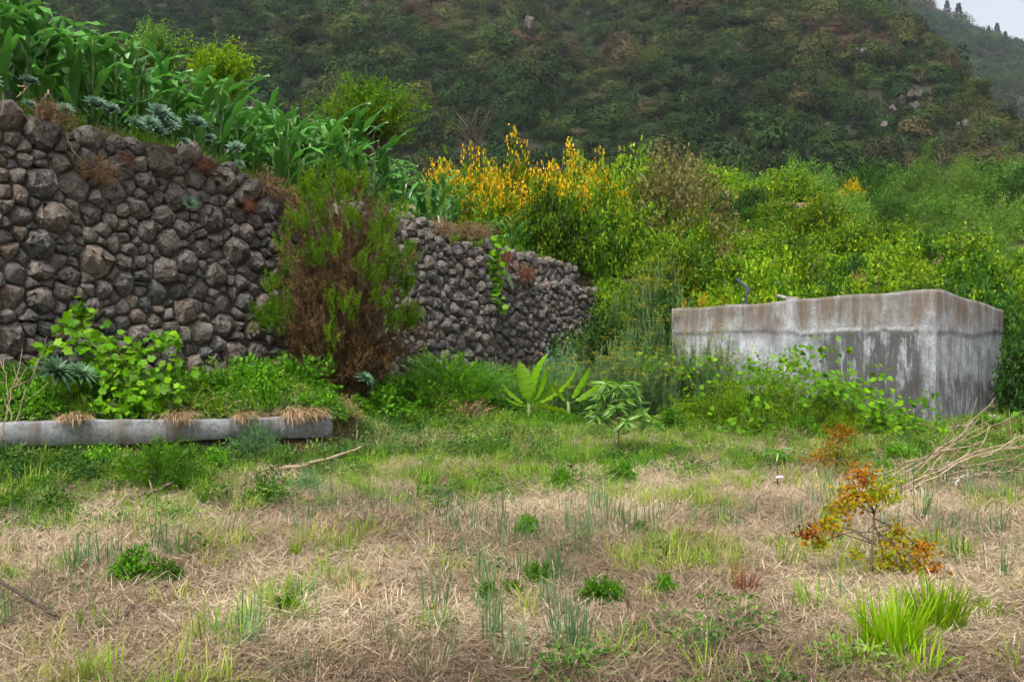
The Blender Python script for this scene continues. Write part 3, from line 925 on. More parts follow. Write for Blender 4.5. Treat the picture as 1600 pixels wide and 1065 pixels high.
while u < KLEN - .1:
    w = kr.uniform(.11, .19); zb = kerb_prof(u)[1]
    o = bpy.data.objects.new('stone', kst[kr.randrange(6)]); link(o, kerb)
    o.location = (u + w, .15 + kr.uniform(-.03, .03), zb - .14 + kr.uniform(-.02, .01)); o.scale = (w * 1.05, .2, .19); o.rotation_euler = (kr.gauss(0, .15), kr.gauss(0, .15), kr.gauss(0, .2))
    o = bpy.data.objects.new('stone', kst[kr.randrange(6)]); link(o, kerb)
    o.location = (u + w * .6, .12 + kr.uniform(-.03, .03), zb - .32); o.scale = (w, .2, .2); o.rotation_euler = (kr.gauss(0, .2), kr.gauss(0, .2), kr.gauss(0, .3))
    u += 2 * w

# ------------------------------------------------------------------ shrubs
def shrub_parts(seed, R, n, k, L, W, mat, tpl=FOLD, zmin=-.05, rmin=.55, lump=.22, spread=.05, up=.2, rnd=.8, t0=.45,
                cz=0., stems=26, flowers=None, tsh=.0, stem_mat=None, freq=3.2, crown_base=0., stem_r=.02, tl=.22, floor=.02):
    """leafy shoots that arch from the foot to a lumpy outline; leaves sit along the outer part of every shoot"""
    r = np.random.default_rng(seed)
    R = np.array(R, float)
    D = rand_dirs(r, n, zmin, 1)
    rad = lumps(r, D, lump, freq=freq) * (rmin + (1 - rmin) * r.uniform(0, 1, n) ** .5)
    tgt = D * rad[:, None] * R + np.array([0, 0, cz])
    tgt[:, 2] = np.maximum(tgt[:, 2], floor + .01)
    org = np.stack([r.normal(0, .10, n) * R[0], r.normal(0, .10, n) * R[1], np.full(n, crown_base)], -1)
    ctl = .5 * (org + tgt); ctl[:, 2] += .30 * R[2] * r.uniform(.2, 1., n); ctl[:, :2] = .6 * ctl[:, :2] + .4 * org[:, :2]
    t = t0 + (1 - t0) * r.uniform(0, 1, (n, k)) ** .8
    t[:, 0] = 1.
    bz = lambda t: ((1 - t) ** 2)[..., None] * org[:, None] + (2 * t * (1 - t))[..., None] * ctl[:, None] + (t ** 2)[..., None] * tgt[:, None]
    tan = nrm((2 * (1 - t))[..., None] * (ctl - org)[:, None] + (2 * t)[..., None] * (tgt - ctl)[:, None])
    pos = bz(t) + r.normal(0, spread, (n, k, 3)) * R.mean()
    dirs = nrm(tan * .6 + rand_dirs(r, n * k).reshape(n, k, 3) * rnd + np.array([0, 0, up]))
    nor = nrm(np.array([0, 0, 1.]) + r.normal(0, .55, (n, k, 3)))
    tint = np.clip(.45 + tsh + r.normal(0, tl, n)[:, None] + r.normal(0, .13, (n, k)) + .18 * (t - .7), 0, 1)
    ls = r.uniform(.65, 1.2, n * k)
    mb = MB()
    pos = pos.reshape(-1, 3)
    pos[:, 2] = np.maximum(pos[:, 2], floor)
    mb.leaves(tpl, pos, dirs.reshape(-1, 3), nor.reshape(-1, 3), L * ls, W * ls, tint.ravel())
    parts = [('foliage', mb.mesh('foliage', mat))]
    sb = MB(); q = min(stems, n)
    tt = np.linspace(0, .93, 5)[None].repeat(n, 0)
    path = bz(tt)[:q]
    path[:, 0, 2] -= .12
    sb.tubes(path, np.linspace(stem_r, .005, 5), 4)
    parts.insert(0, ('stem', sb.mesh('stem', stem_mat or M_BARK)))
    if flowers:
        fm, nf, fs, fz = flowers
        cand = np.where((D[:, 2] > fz))[0]
        pick = r.choice(cand, min(nf, len(cand)), replace=False)
        fb = MB()
        per = 16
        fp = (tgt[pick][:, None] + r.normal(0, 1, (len(pick), per, 3)) * fs * np.array([1, 1, .8])).reshape(-1, 3)
        fp[:, 2] += fs * .8
        fb.leaves(DIAMOND, fp, rand_dirs(r, len(fp), 0, 1), rand_dirs(r, len(fp), .2, 1), fs * .9, fs * .7, r.uniform(0, 1, len(fp)))
        parts.append(('flower', fb.mesh('flower', fm)))
    return parts

SH = {}
for i in range(3):
    SH['bramble', i] = shrub_parts(500 + i, (1.35, 1.25, 1.15), 420, 20, .085, .06, M_BRAMBLE, FOLD, zmin=-.02, lump=.26, spread=.04, rnd=1.0, up=.15, freq=4.2, tl=.28, tsh=[-.14, .04, .18][i])
    SH['feather', i] = shrub_parts(520 + i, (1.5, 1.4, 1.5), 460, 24, .10, .026, M_FEATHER, DIAMOND, zmin=-.02, rmin=.5, lump=.30, spread=.035, rnd=.8, up=.15, t0=.5, freq=4.6, tl=.26, tsh=[-.2, .02, .22][i])
    SH['yellow', i] = shrub_parts(540 + i, (1.15, 1.0, 1.55), 300, 17, .12, .055, M_LIME, FOLD, zmin=.0, lump=.18, rnd=.9, flowers=(M_YFL, 70, .075, .5), tsh=-.1)
    SH['herb', i] = shrub_parts(560 + i, (.55, .5, .55), 160, 14, .07, .034, M_HERB, FOLD, zmin=.0, lump=.2, rnd=.9, stems=14, stem_mat=M_STEM, stem_r=.007)
    SH['laurel', i] = shrub_parts(580 + i, (1.2, 1.1, 1.4), 330, 17, .11, .05, M_LAUREL, FOLD, zmin=-.05, lump=.16, rnd=.9)
SH['olive', 0] = shrub_parts(600, (1.75, 1.5, 2.0), 520, 18, .10, .05, M_OLIVE, FOLD, zmin=.0, lump=.10, rnd=1.0, spread=.035)
SH['olive', 1] = shrub_parts(601, (1.2, 1.1, 1.1), 300, 16, .10, .05, M_OLIVE, FOLD, zmin=.0, lump=.15, rnd=1.0, spread=.035, tsh=.15)
SH['lime', 0] = shrub_parts(610, (1.1, 1.0, 1.3), 330, 18, .075, .035, M_LIME, FOLD, zmin=-.1, lump=.28, rnd=.9, up=.2, freq=4.5)
SH['dry', 0] = shrub_parts(620, (.5, .45, .45), 140, 12, .05, .015, M_DEADLEAF, DIAMOND, zmin=.0, lump=.25, rnd=.9, stems=60, stem_mat=M_TWIG, stem_r=.006)
SH['reddry', 0] = shrub_parts(621, (.5, .45, .5), 120, 14, .05, .02, M_REDDRY, DIAMOND, zmin=.0, lump=.25, rnd=.9, stems=50, stem_mat=M_TWIG, stem_r=.005)
SH['fern', 0] = shrub_parts(630, (.6, .55, .6), 200, 26, .045, .014, M_HERB, DIAMOND, zmin=.0, lump=.15, rnd=.6, up=.4, stems=30, stem_mat=M_STEM, stem_r=.006, spread=.03)
SH['fern', 1] = shrub_parts(631, (.5, .5, .75), 180, 26, .05, .012, M_FENNEL, DIAMOND, zmin=.2, lump=.15, rnd=.5, up=.5, stems=30, stem_mat=M_STEM, stem_r=.006, spread=.03)
SH['weed', 0] = shrub_parts(640, (.6, .5, .5), 190, 14, .05, .02, M_BRAMBLE, DIAMOND, zmin=.0, lump=.2, rnd=.9, stems=60, stem_mat=M_TWIG, stem_r=.006)

def put(key, name, x, y, sc, label, cat, group=None, rz=None, z=None, sink=.05, rename=None):
    zz = float(height(np.array(x), np.array(y))) if z is None else z
    root = empty(name, (x, y, zz - sink), label, cat, group, rng.uniform(0, 6.28) if rz is None else rz, sc)
    for nm, me in SH[key]:
        o = link(bpy.data.objects.new((rename or {}).get(nm, nm), me), root)
        if nm == 'flower': o['kind'] = 'stuff'
    return root

def put_px(key, name, px, py_top, Y, h_mesh, label, cat, group=None, width=None, **kw):
    """stand a shrub at depth Y under pixel column px so that its top reaches row py_top; h_mesh is its own height"""
    p = P(px, py_top, Y)
    g = float(height(np.array(p[0]), np.array(Y)))
    s = max(.25, (p[2] - g) / h_mesh)
    w_ = s if width is None else max(width, .45 * s)
    sc = (w_, w_, s)
    return put(key, name, p[0], Y, sc, label, cat, group, z=g, **kw)

# feathery shrubs on the right hand slope
for i, (px, py, Y, w) in enumerate([(1350, 262, 39, 1.1), (1430, 244, 41, 1.25), (1510, 250, 42, 1.2), (1585, 262, 40, 1.25), (1640, 270, 41, 1.3), (1315, 300, 35, 1.0),
                                    (1400, 285, 35, 1.15), (1480, 300, 35, 1.1), (1560, 310, 34, 1.2), (1630, 320, 34, 1.2), (1450, 345, 31, .95), (1540, 360, 30, 1.0),
                                    (1610, 375, 29, 1.0), (1270, 320, 37, .9), (1700, 330, 36, 1.3)]):
    put_px(('feather', i % 3), 'feathery_shrub', px, py, Y, 1.5, 'feathery light green shrub on the slope above the concrete tank', 'shrub', 'feathery shrubs on the slope', width=w)
# brambles below them
bl = []
for row, (Y, py, xs) in enumerate([(33, 335, np.arange(1130, 1300, 62)), (30, 352, np.arange(1055, 1420, 66)), (27, 383, np.arange(1040, 1520, 68)),
                                   (24.6, 412, np.arange(1030, 1540, 66)), (22.8, 440, np.arange(1160, 1480, 70))]):
    for px in xs:
        bl.append((px + rng.uniform(-22, 22), py + rng.uniform(-26, 18), Y + rng.uniform(-.8, .8)))
for i, (px, py, Y) in enumerate(bl):
    put_px(('bramble', i % 3), 'bramble_bush', px, py, Y, 1.15, 'sprawling yellow green bramble on the slope behind the concrete tank', 'shrub', 'brambles behind the tank', width=rng.uniform(.85, 1.2))
for i, (px, py, Y) in enumerate([(1160, 318, 37), (1195, 316, 38), (1230, 318, 37), (1215, 330, 35), (1262, 322, 37)]):
    put_px(('bramble', i % 3), 'bramble_bush', px, py, Y, 1.15, 'rounded bramble between the dark shrub and the feathery shrubs', 'shrub', 'brambles under the crest', width=1.0)
for px, py, Y, lab in [(968, 428, 26.2, 'bramble hiding the far end of the low stone wall'), (985, 455, 24.6, 'bramble in front of the far end of the low stone wall'), (950, 490, 23.4, 'green bush at the foot of the low stone wall end')]:
    put_px(('bramble', 0), 'bramble_bush', px, py, Y, 1.15, lab, 'shrub', width=.7)
for i, (px, py, Y) in enumerate([(1640, 400, 26), (1710, 395, 27), (1660, 370, 30), (1740, 370, 31), (1780, 400, 26), (1690, 425, 23.5), (1760, 430, 23)]):
    put_px(('bramble', i % 3), 'bramble_bush', px, py, Y, 1.15, 'bramble on the slope right of the dark shrubs by the tank', 'shrub', 'brambles right of the dark shrubs', width=1.1)
put_px(('olive', 1), 'brown_tinged_shrub', 1490, 372, 28.5, 1.1, 'rounded shrub with browning leaves amid the brambles', 'shrub', width=1.0)
put_px(('olive', 1), 'brown_tinged_shrub', 1505, 415, 25.5, 1.1, 'low shrub with browning leaves just above the tank corner', 'shrub', width=.8)
for i, (px, py, Y) in enumerate([(1090, 392, 26), (1230, 368, 28.5), (1330, 395, 26), (1420, 372, 28), (1170, 420, 24), (1290, 432, 23), (1380, 345, 30.5), (1460, 432, 23.2)]):
    put_px(('laurel', i % 3), 'dark_shrub', px, py, Y, 1.4, 'dark green shrub half buried in the brambles behind the tank', 'shrub', 'dark shrubs among the brambles', width=rng.uniform(.45, .7))
for i, (px, py, Y) in enumerate([(1130, 375, 27), (1270, 385, 27), (1360, 420, 24), (1440, 395, 26)]):
    put_px(('dry', 0), 'dry_shrub', px, py, Y, .45, 'brown dry twiggy bush among the brambles behind the tank', 'shrub', 'dry bushes among the brambles', width=1.1)
put_px(('olive', 0), 'olive_shrub', 1050, 214, 30.2, 2.0, 'big rounded olive brown shrub beside the yellow flowering bushes', 'shrub', width=1.3)
put_px(('laurel', 0), 'dark_shrub', 1172, 284, 38, 1.4, 'small dark green shrub between the olive shrub and the feathery shrubs', 'shrub', width=.8)
put_px(('lime', 0), 'green_shrub', 1225, 300, 37, 1.4, 'spiky bright green shrub next to the small dark shrub', 'shrub', width=.7)
put_px(('laurel', 1), 'dark_shrub', 1128, 292, 36, 1.4, 'low dark shrub tucked against the olive shrub', 'shrub', width=.8)
put_px(('laurel', 2), 'dark_shrub', 1275, 325, 34, 1.4, 'dark brownish shrub below the small yellow flowers', 'shrub', width=.7)
for px, py, Y, lab in [(1330, 262, 37, 'pale shrub with a few yellow flowers at its tip among the feathery shrubs'), (1275, 291, 36, 'green shrub with two yellow flower heads at the edge of the feathery shrubs')]:
    put_px(('yellow', 0), 'flowering_shrub', px, py, Y, 1.75, lab, 'shrub', width=.42)
# yellow flowering shrubs past the maize
for i, (px, py, Y, w) in enumerate([(705, 212, 30, .8), (750, 216, 31, .9), (800, 206, 31, .95), (850, 214, 30, .9), (905, 212, 31, .9), (940, 228, 30, .7), (780, 240, 28.5, .8), (880, 244, 28, .8)]):
    put_px(('yellow', i % 3), 'flowering_shrub', px, py, Y, 1.75, 'green shrub topped with yellow orange flowers beyond the maize', 'shrub', 'yellow flowering shrubs beyond the maize', width=w)
for i, (px, py, Y, w) in enumerate([(860, 285, 27, .9), (930, 275, 29.5, .9), (975, 262, 31, .7), (1000, 305, 30, .9), (960, 318, 29, .9), (1075, 335, 29, .9), (900, 300, 28, .9)]):
    put_px(('bramble', i % 3), 'leafy_bush', px, py, Y, 1.15, 'leafy yellow green bush below the flowering shrubs', 'shrub', 'leafy bushes below the flowering shrubs', width=w)
# bushes behind the maize on the left
def small_tree(name, px, py_c, Y, sc, label, mat, seed, cat='tree', R=(1.55, 1.4, 1.0), lump=.26, L=.11, n=620):
    p = P(px, py_c, Y); g = float(height(np.array(p[0]), np.array(float(Y))))
    parts = shrub_parts(seed, R, n, 20, L / sc, L * .5 / sc, mat, FOLD, zmin=-.8, rmin=.4, lump=lump, rnd=.9, spread=.035, freq=5.0, cz=.75, crown_base=-.9, stem_r=.05, stems=30, floor=-2.)
    tr = empty(name, (p[0], Y, g - .1), label, cat)
    for nm, me in parts:
        o = link(bpy.data.objects.new('crown' if nm == 'foliage' else 'branch', me), tr); o.location = (0, 0, p[2] - g - .65 * sc); o.scale = (sc,) * 3
    mb = MB(); hh = p[2] - g - .4 * sc
    mb.tubes(np.array([[0, 0, -.3], [.06, 0, hh * .4], [-.04, .05, hh - .6 * sc], [0, 0, hh]])[None], [.13, .10, .08, .05], 7)
    link(bpy.data.objects.new('trunk', mb.mesh('trunk', M_BARK, True)), tr)
small_tree('round_tree', 578, 170, 30, .84, 'small broad green tree rising behind the maize', M_TREE, 650, R=(1.6, 1.4, 1.15), lump=.42, n=760)
small_tree('lime_tree', 243, 78, 22, .55, 'thin yellow green tree with upright twigs behind the maize', M_FEATHER, 651, R=(1.1, 1.0, 1.1), lump=.4, L=.07, n=420)
small_tree('lime_tree', 345, 108, 22, .62, 'small dense tree with bright yellow green tips behind the maize', M_LIME, 652, R=(1.25, 1.1, 1.0), lump=.45, L=.09, n=420)
# scrub closing the view between the slope and the mountain
for i in range(26):
    Y = rng.uniform(44, 60); px = rng.uniform(960, 1640)
    X = P(px, 0, Y)[0]
    put([('laurel', 0), ('feather', 1), ('laurel', 2), ('bramble', 1)][i % 4], 'scrub_bush', X, Y, rng.uniform(1.1, 1.7), 'rough green scrub bush on the crest of the slope under the mountain', 'shrub', 'scrub on the crest of the slope')
# dark shrubs to the right of the tank
for i, (X, Y, top, w, lab) in enumerate([(9.6, 18.6, 1.95, .62, 'dark leafy shrub hugging the right side of the tank'), (10.6, 19.4, 2.6, .8, 'tall dark green shrub right of the tank'),
                                        (9.9, 20.9, 2.9, .9, 'dark shrub overhanging the far right end of the tank'), (11.9, 20.5, 2.9, 1.0, 'dense dark shrub further right beyond the tank')]):
    g = float(height(np.array(X), np.array(Y)))
    put(('laurel', i % 3), 'dark_shrub', X, Y, (w, w, (top - g) / 1.4), lab, 'shrub', z=g)
for i, (px, py, Y) in enumerate([(1545, 455, 20.9), (1600, 450, 22), (1580, 425, 24.5), (1650, 430, 24)]):
    put_px(('bramble', i % 3), 'bramble_bush', px, py, Y, 1.15, 'bright bramble spilling over the dark shrubs right of the tank', 'shrub', 'brambles right of the tank', width=.75)

# ------------------------------------------------------------------ heather bush against the wall
er = np.random.default_rng(77)
def heather():
    X, Y = P(536, 500, 16.6)[:2]
    g = float(height(np.array(X), np.array(Y)))
    root = empty('heather_bush', (X, Y, g - .05), 'tall heather bush with brown dead twigs and bright green tips against the wall', 'shrub')
    H = P(536, 268, 16.6)[2] - g
    brown, green, stem = MB(), MB(), MB()
    # branches
    n = 190
    D = rand_dirs(er, n, .0, 1)
    prof = lambda zz: np.interp(zz, [0, .12, .35, .6, .8, 1.0], [.55, .85, 1.12, 1.08, .78, .28])
    zt = er.uniform(.12, .97, n); an = er.uniform(0, 6.283, n)
    rr = prof(zt) * er.uniform(.55, 1.0, n) * (1 + .16 * np.sin(3 * an + 5 * zt))
    tips = np.stack([rr * np.cos(an) * 1.10, rr * np.sin(an) * .85, zt * H], -1)
    org = np.stack([er.normal(0, .16, n), er.normal(0, .12, n), np.full(n, -.1)], -1)
    mid = np.stack([tips[:, 0] * .55, tips[:, 1] * .55, tips[:, 2] * .5], -1) + er.normal(0, .08, (n, 3))
    k = np.linspace(0, 1, 6)[None, :, None]
    path = (1 - k) ** 2 * org[:, None] + 2 * k * (1 - k) * mid[:, None] + k ** 2 * tips[:, None]
    stem.tubes(path[:90], np.linspace(.018, .004, 6), 4)
    # twigs with fine needles; dead brown ones inside, clumps of living tips outside
    def spray(mb, base, dirn, L, nn, needle, w, tint):
        m = len(base)
        t = er.uniform(0, 1, (m, nn))
        pos = base[:, None] + dirn[:, None] * (t * L[:, None])[..., None] + er.normal(0, .012, (m, nn, 3))
        d = nrm(dirn[:, None] * 1.1 + rand_dirs(er, m * nn).reshape(m, nn, 3) * .75)
        mb.leaves(DIAMOND, pos.reshape(-1, 3), d.reshape(-1, 3), rand_dirs(er, m * nn), needle * er.uniform(.7, 1.3, m * nn), w, np.clip((tint[:, None] + er.normal(0, .15, (m, nn))).ravel(), 0, 1))
    tw = er.integers(0, n, 150); b0 = tips[tw] + er.normal(0, .05, (150, 3))      # bare twigs poking out
    dv = nrm(nrm(tips[tw] * [1, 1, .3]) + np.array([0, 0, .8]) + er.normal(0, .35, (150, 3)))
    stem.tubes(np.stack([b0, b0 + dv * .15, b0 + dv * er.uniform(.2, .42, 150)[:, None] + er.normal(0, .02, (150, 3))], 1), [.005, .004, .002], 3)
    nb = 3600
    bi = er.integers(0, n, nb); bt = er.uniform(.22, 1, nb)
    bp = (1 - bt[:, None]) ** 2 * org[bi] + 2 * (bt * (1 - bt))[:, None] * mid[bi] + bt[:, None] ** 2 * tips[bi] + er.normal(0, .07, (nb, 3))
    spray(brown, bp, nrm(rand_dirs(er, nb, -.2, 1) + np.array([0, 0, .7]) + nrm(tips[bi]) * .4), er.uniform(.14, .34, nb), 30, .06, .015, er.uniform(.1, .9, nb))
    # living tips gathered in clumps, more of them high up
    cl = []
    for px, py in [(500, 292), (535, 318), (515, 345), (478, 352), (462, 372), (560, 352), (612, 352), (625, 335), (600, 390), (640, 405), (447, 452), (458, 480), (470, 425), (522, 402),
                   (540, 395), (590, 440), (632, 452), (548, 492), (535, 530), (602, 470), (560, 470), (620, 500), (575, 420), (500, 330), (545, 300), (440, 500), (530, 560), (610, 430), (480, 300), (585, 372)]:
        q = P(px, py, 16.6) - np.array([X, Y, g])
        f = prof(np.clip(q[2] / H, 0, 1)) * 1.08
        yy = -.85 * np.sqrt(max(.03, 1 - min(.97, (q[0] / f) ** 2))) * f / 1.1
        cl.append([q[0], yy, q[2]])
    for _ in range(14):
        zz = er.uniform(.25, 1.); a = er.uniform(3.3, 6.1); f = prof(zz) * er.uniform(.75, 1.12)
        cl.append([f * np.cos(a) * 1.08, f * np.sin(a) * .85, zz * H])
    for _ in range(26):                                  # the sides turned to the wall and away
        zz = er.uniform(.3, 1.); a = er.uniform(0, 3.14); f = prof(zz)
        cl.append([f * np.cos(a) * 1.05, f * np.sin(a) * .85, zz * H])
    for c in np.array(cl):
        m = int(er.integers(5, 22))
        b = c + er.normal(0, 1, (m, 3)) * np.array([.07, .07, .085])
        outw = nrm(c * np.array([1, 1, .0]) + np.array([1e-3, 0, 0]))
        spray(green, b, nrm(np.array([0, 0, 1.]) + outw * .25 + er.normal(0, .2, (m, 3))), er.uniform(.14, .30, m), 44, .045, .014, np.full(m, er.uniform(.2, .8)))
    for nm, m_, mat in (('branch', stem, M_BARK), ('dead_twigs', brown, M_ERICAB), ('foliage', green, M_ERICA)):
        link(bpy.data.objects.new(nm, m_.mesh(nm, mat)), root)
heather()

# ------------------------------------------------------------------ maize: every plant with its stalk and leaves
def strap_leaf(seed, L, W, rise, droop, segs=9, mat=None, wave=.02):
    r = random.Random(seed)
    ks = np.linspace(0, 1, segs + 1)
    ang = rise + droop * ks ** 1.4
    st = L / segs
    y = np.concatenate([[0], np.cumsum(np.sin(ang[1:]) * st)]); z = np.concatenate([[0], np.cumsum(np.cos(ang[1:]) * st)])
    w = W * .5 * np.maximum(.03, np.sin(np.pi * np.clip(.12 + .88 * ks, 0, 1)) ** .6) * (1 - .25 * ks)
    V = []
    tw = r.uniform(-.7, .7)
    for i in range(segs + 1):
        a = tw * ks[i] ** 2
        side = np.array([math.cos(a), 0, math.sin(a)])
        wz = wave * math.sin(i * 2.1 + seed)
        c = np.array([0, y[i], z[i]])
        tn = np.array([0, math.sin(ang[i]), math.cos(ang[i])]); up = np.cross(side, tn)
        V += [c - side * w[i] - up * (w[i] * .35 + wz), c, c + side * w[i] - up * (w[i] * .35 - wz)]
    Q = []
    for i in range(segs):
        for k in (0, 1): Q.append([3 * i + k, 3 * i + k + 1, 3 * i + k + 4, 3 * i + k + 3])
    mb = MB(); mb.add(V, Q, np.repeat(.35 + .35 * r.random() + .15 * ks[:-1], 2))
    return mb.mesh('leaf', mat, True)
corn_leaf = [strap_leaf(i, [.62, .72, .55, .66, .8][i % 5], [.088, .098, .08, .095, .105][i % 5], [.22, .34, .12, .42, .28][i % 5], [1.9, 1.5, 1.3, 2.1, 1.0][i % 5], mat=M_CORN) for i in range(10)]
mb = MB(); mb.tubes(np.array([[0, 0, -.1], [.01, 0, .45], [0, .015, .95], [.01, 0, 1.2]])[None], [.018, .017, .012, .006], 6)
corn_stalk = mb.mesh('stalk', M_STEM, True)
cr = random.Random(21)
def corn(x, y, sc):
    z = float(height(np.array(x), np.array(y)))
    root = empty('maize_plant', (x, y, z - .03), 'green maize plant with arching leaves in the stand above the stone wall', 'plant', 'maize plants above the wall', cr.uniform(0, 6.28), sc)
    link(bpy.data.objects.new('stalk', corn_stalk), root)
    a0 = cr.uniform(0, 6.28); n = cr.randint(9, 11)
    for k in range(n):
        t = k / (n - 1)
        o = link(bpy.data.objects.new('leaf', corn_leaf[cr.randrange(10)]), root)
        o.location = (0, 0, .14 + 1.0 * t)
        s = (.75 + .5 * math.sin(math.pi * (.15 + .8 * t))) * cr.uniform(.85, 1.12)
        o.scale = (s, s, s)
        o.rotation_euler = (-.38 * max(0, t - .7) / .3 * cr.uniform(.5, 1.2), 0, a0 + math.pi * k + cr.gauss(0, .45))
for row, dd in enumerate((.95, 1.5, 2.1, 2.75)):
    s = -2.4 + .2 * row
    while s < 13.2:
        if cr.random() > .10 + .25 * (s > 9.8):
            q = A + U2 * (s + cr.uniform(-.1, .1)) - N2 * (dd + cr.uniform(-.14, .14) + (.15 if s > 4 else .0) + .8 * float(sst(6.0, 6.8, s)))
            corn(q[0], q[1], float(np.interp(s, [-3, 2, 2.3, 6, 6.8, 9.5, 11, 13.5], [1.35, 1.35, 1.18, 1.18, 1.38, 1.34, 1.18, 1.0])) * cr.uniform(.84, 1.13))
        s += .36 + .05 * row
for px, py in [(845, 318), (880, 325), (905, 322), (868, 310), (798, 310), (765, 300)]:
    Y = 25.0 + cr.uniform(-.6, .6); x = P(px, py, Y)[0]
    corn(x, Y, cr.uniform(.7, .85))

# ------------------------------------------------------------------ grapevines and creepers: runners with single leaves
def lobed_leaf(seed):
    r = random.Random(seed)
    ang = np.linspace(-2.55, 2.55, 13)
    rad = np.array([.30, .48, .34, .50, .58, .40, .66, .40, .58, .50, .34, .48, .30])[:13] * np.array([r.uniform(.92, 1.08) for _ in range(13)])
    V = [(0, .06, .0)]
    for a, q in zip(ang, rad):
        x = math.sin(a) * q; y = .40 + math.cos(a) * q
        V.append((x, y, .10 * abs(x) - .12 * y * y + r.uniform(-.02, .02)))
    mb = MB(); mb.add(V, [[0, i, i + 1] for i in range(1, 13)], .25 + .5 * r.random())
    return mb.mesh('leaf', M_VINE, True)
vine_leaf = [lobed_leaf(i) for i in range(8)]
def basis(d, n, s):
    d = nrm(np.array(d, float)); x = nrm(np.cross(d, n)); z = np.cross(x, d)
    return Matrix(((x[0] * s, d[0] * s, z[0] * s, 0), (x[1] * s, d[1] * s, z[1] * s, 0), (x[2] * s, d[2] * s, z[2] * s, 0), (0, 0, 0, 1)))
vr = np.random.default_rng(5)
def vine(origin, paths, size, per, label, face, group=None, name='grapevine', cat='vine', hang=.35, sp=.07):
    root = empty(name, origin, label, cat, group)
    o3 = np.array(origin)
    mb = MB()
    for pth in paths:
        p = np.array(pth, float) - o3
        m = len(p); k = np.linspace(0, m - 1, m * 5)
        q = np.stack([np.interp(k, np.arange(m), p[:, c]) for c in range(3)], -1) + vr.normal(0, .012, (len(k), 3))
        mb.tubes(q[None], np.linspace(.008, .003, len(k)), 4)
        ln = np.linalg.norm(np.diff(q, axis=0), axis=1).sum()
        for _ in range(int(per * ln)):
            i = vr.integers(0, len(q))
            o = link(bpy.data.objects.new('leaf', vine_leaf[vr.integers(0, 8)]), root)
            pos = q[i] + vr.normal(0, sp, 3) * np.array([1, .7, 1])
            d = np.array([vr.normal(0, .8), vr.normal(0, .5), vr.normal(-.35, .45)]) + np.array(face) * .4
            n = np.array(face) + np.array([0, 0, hang * 2]) + vr.normal(0, .6, 3)
            s = size * vr.uniform(.45, 1.25)
            M = basis(d, n, s); M.translation = Vector(pos); o.matrix_basis = M
    link(bpy.data.objects.new('stem', mb.mesh('stem', M_STEM)), root)
    return root
FACE = (.25, -.85, .35)
def hpt(px, py, Y, lift=.0):
    p = P(px, py, Y); g = float(height(np.array(p[0]), np.array(Y))); p[2] = max(p[2], g + .04) + lift; return p
gv = [[(250, 640, 12.4), (215, 600, 12.3), (190, 570, 12.5), (235, 540, 12.8), (270, 525, 12.9)],
      [(200, 640, 12.1), (160, 625, 12.0), (150, 640, 11.9)], [(240, 640, 12.3), (200, 630, 12.1), (215, 612, 12.2), (260, 605, 12.4), (280, 620, 12.5)],
      [(190, 600, 12.3), (150, 545, 12.6), (110, 505, 12.9), (95, 520, 12.8)], [(160, 560, 12.6), (120, 485, 13.0), (135, 492, 12.95)],
      [(215, 600, 12.3), (250, 575, 12.6), (275, 560, 12.7), (285, 585, 12.6)], [(200, 600, 12.3), (175, 590, 12.4), (165, 555, 12.6), (175, 530, 12.8)],
      [(150, 630, 12.2), (120, 600, 12.4), (90, 560, 12.7), (70, 535, 12.8)], [(160, 600, 12.4), (130, 560, 12.6), (145, 520, 12.9)], [(235, 630, 12.3), (225, 585, 12.4), (200, 560, 12.6), (215, 540, 12.7)], [(180, 640, 12.05), (205, 628, 12.1), (235, 640, 12.2)]]
vine(hpt(215, 640, 12.3), [[hpt(*q) for q in p_] for p_ in gv], .125, 52, 'large leaved grapevine sprawling above the concrete kerb', FACE)
# creeper hanging down at the joint of the walls
cp = [wall_pt(11.2 + .10 * math.sin(k * 1.7), 3.75 - k * .21, .10) for k in range(9)]
vine(cp[0] * [1, 1, 1], [cp, [p_ + np.array([.13, -.08, .0]) for p_ in cp[:5]], [p_ + np.array([-.11, -.0, -.1]) for p_ in cp[1:8]]], .135, 34,
     'bright green creeper hanging down the joint of two stone walls', FACE, name='creeper', cat='creeper')
# vines in front of the tank
tv = [(1130, 610, 17.6, 1180, 585, 'leafy vine in front of the left end of the tank'), (1190, 590, 17.4, 1255, 565, 'vine shoot rising against the tank wall'),
      (1230, 640, 15.6, 1310, 600, 'vine arching over dry grass in front of the tank'), (1330, 640, 15.4, 1400, 640, 'vine trailing towards the corner of the tank'),
      (1140, 660, 15.2, 1195, 672, 'low vine hanging over the shadowed bank left of the tank'), (1390, 672, 15.4, 1425, 675, 'yellowish vine tip at the foot of the tank corner'),
      (1010, 575, 19.0, 1045, 585, 'young vine among the fennel'), (1270, 600, 16.4, 1330, 620, 'dense vine tangle below the damp stain on the tank'), (1070, 570, 18.6, 1100, 585, 'pale vine among the fennel stems by the tank end')]
for px, py, Y, px2, py2, lab in tv:
    a = hpt(px, py + 40, Y); ps = []
    for k in range(7):
        e = hpt(px2 + vr.normal(0, 26), py2 + vr.normal(0, 14), Y + vr.normal(-.1, .35))
        m_ = hpt((px + px2) / 2 + vr.normal(0, 22), min(py, py2) - vr.uniform(-12, 16), Y + vr.normal(0, .3))
        ps.append([a + vr.normal(0, .08, 3) * [1, 1, 0], m_, e, e + vr.normal(0, .12, 3) * [1, 1, .5] + [0, 0, -.06]])
    vine(a, ps, .095, 20, lab, FACE, name='vine', sp=.12)
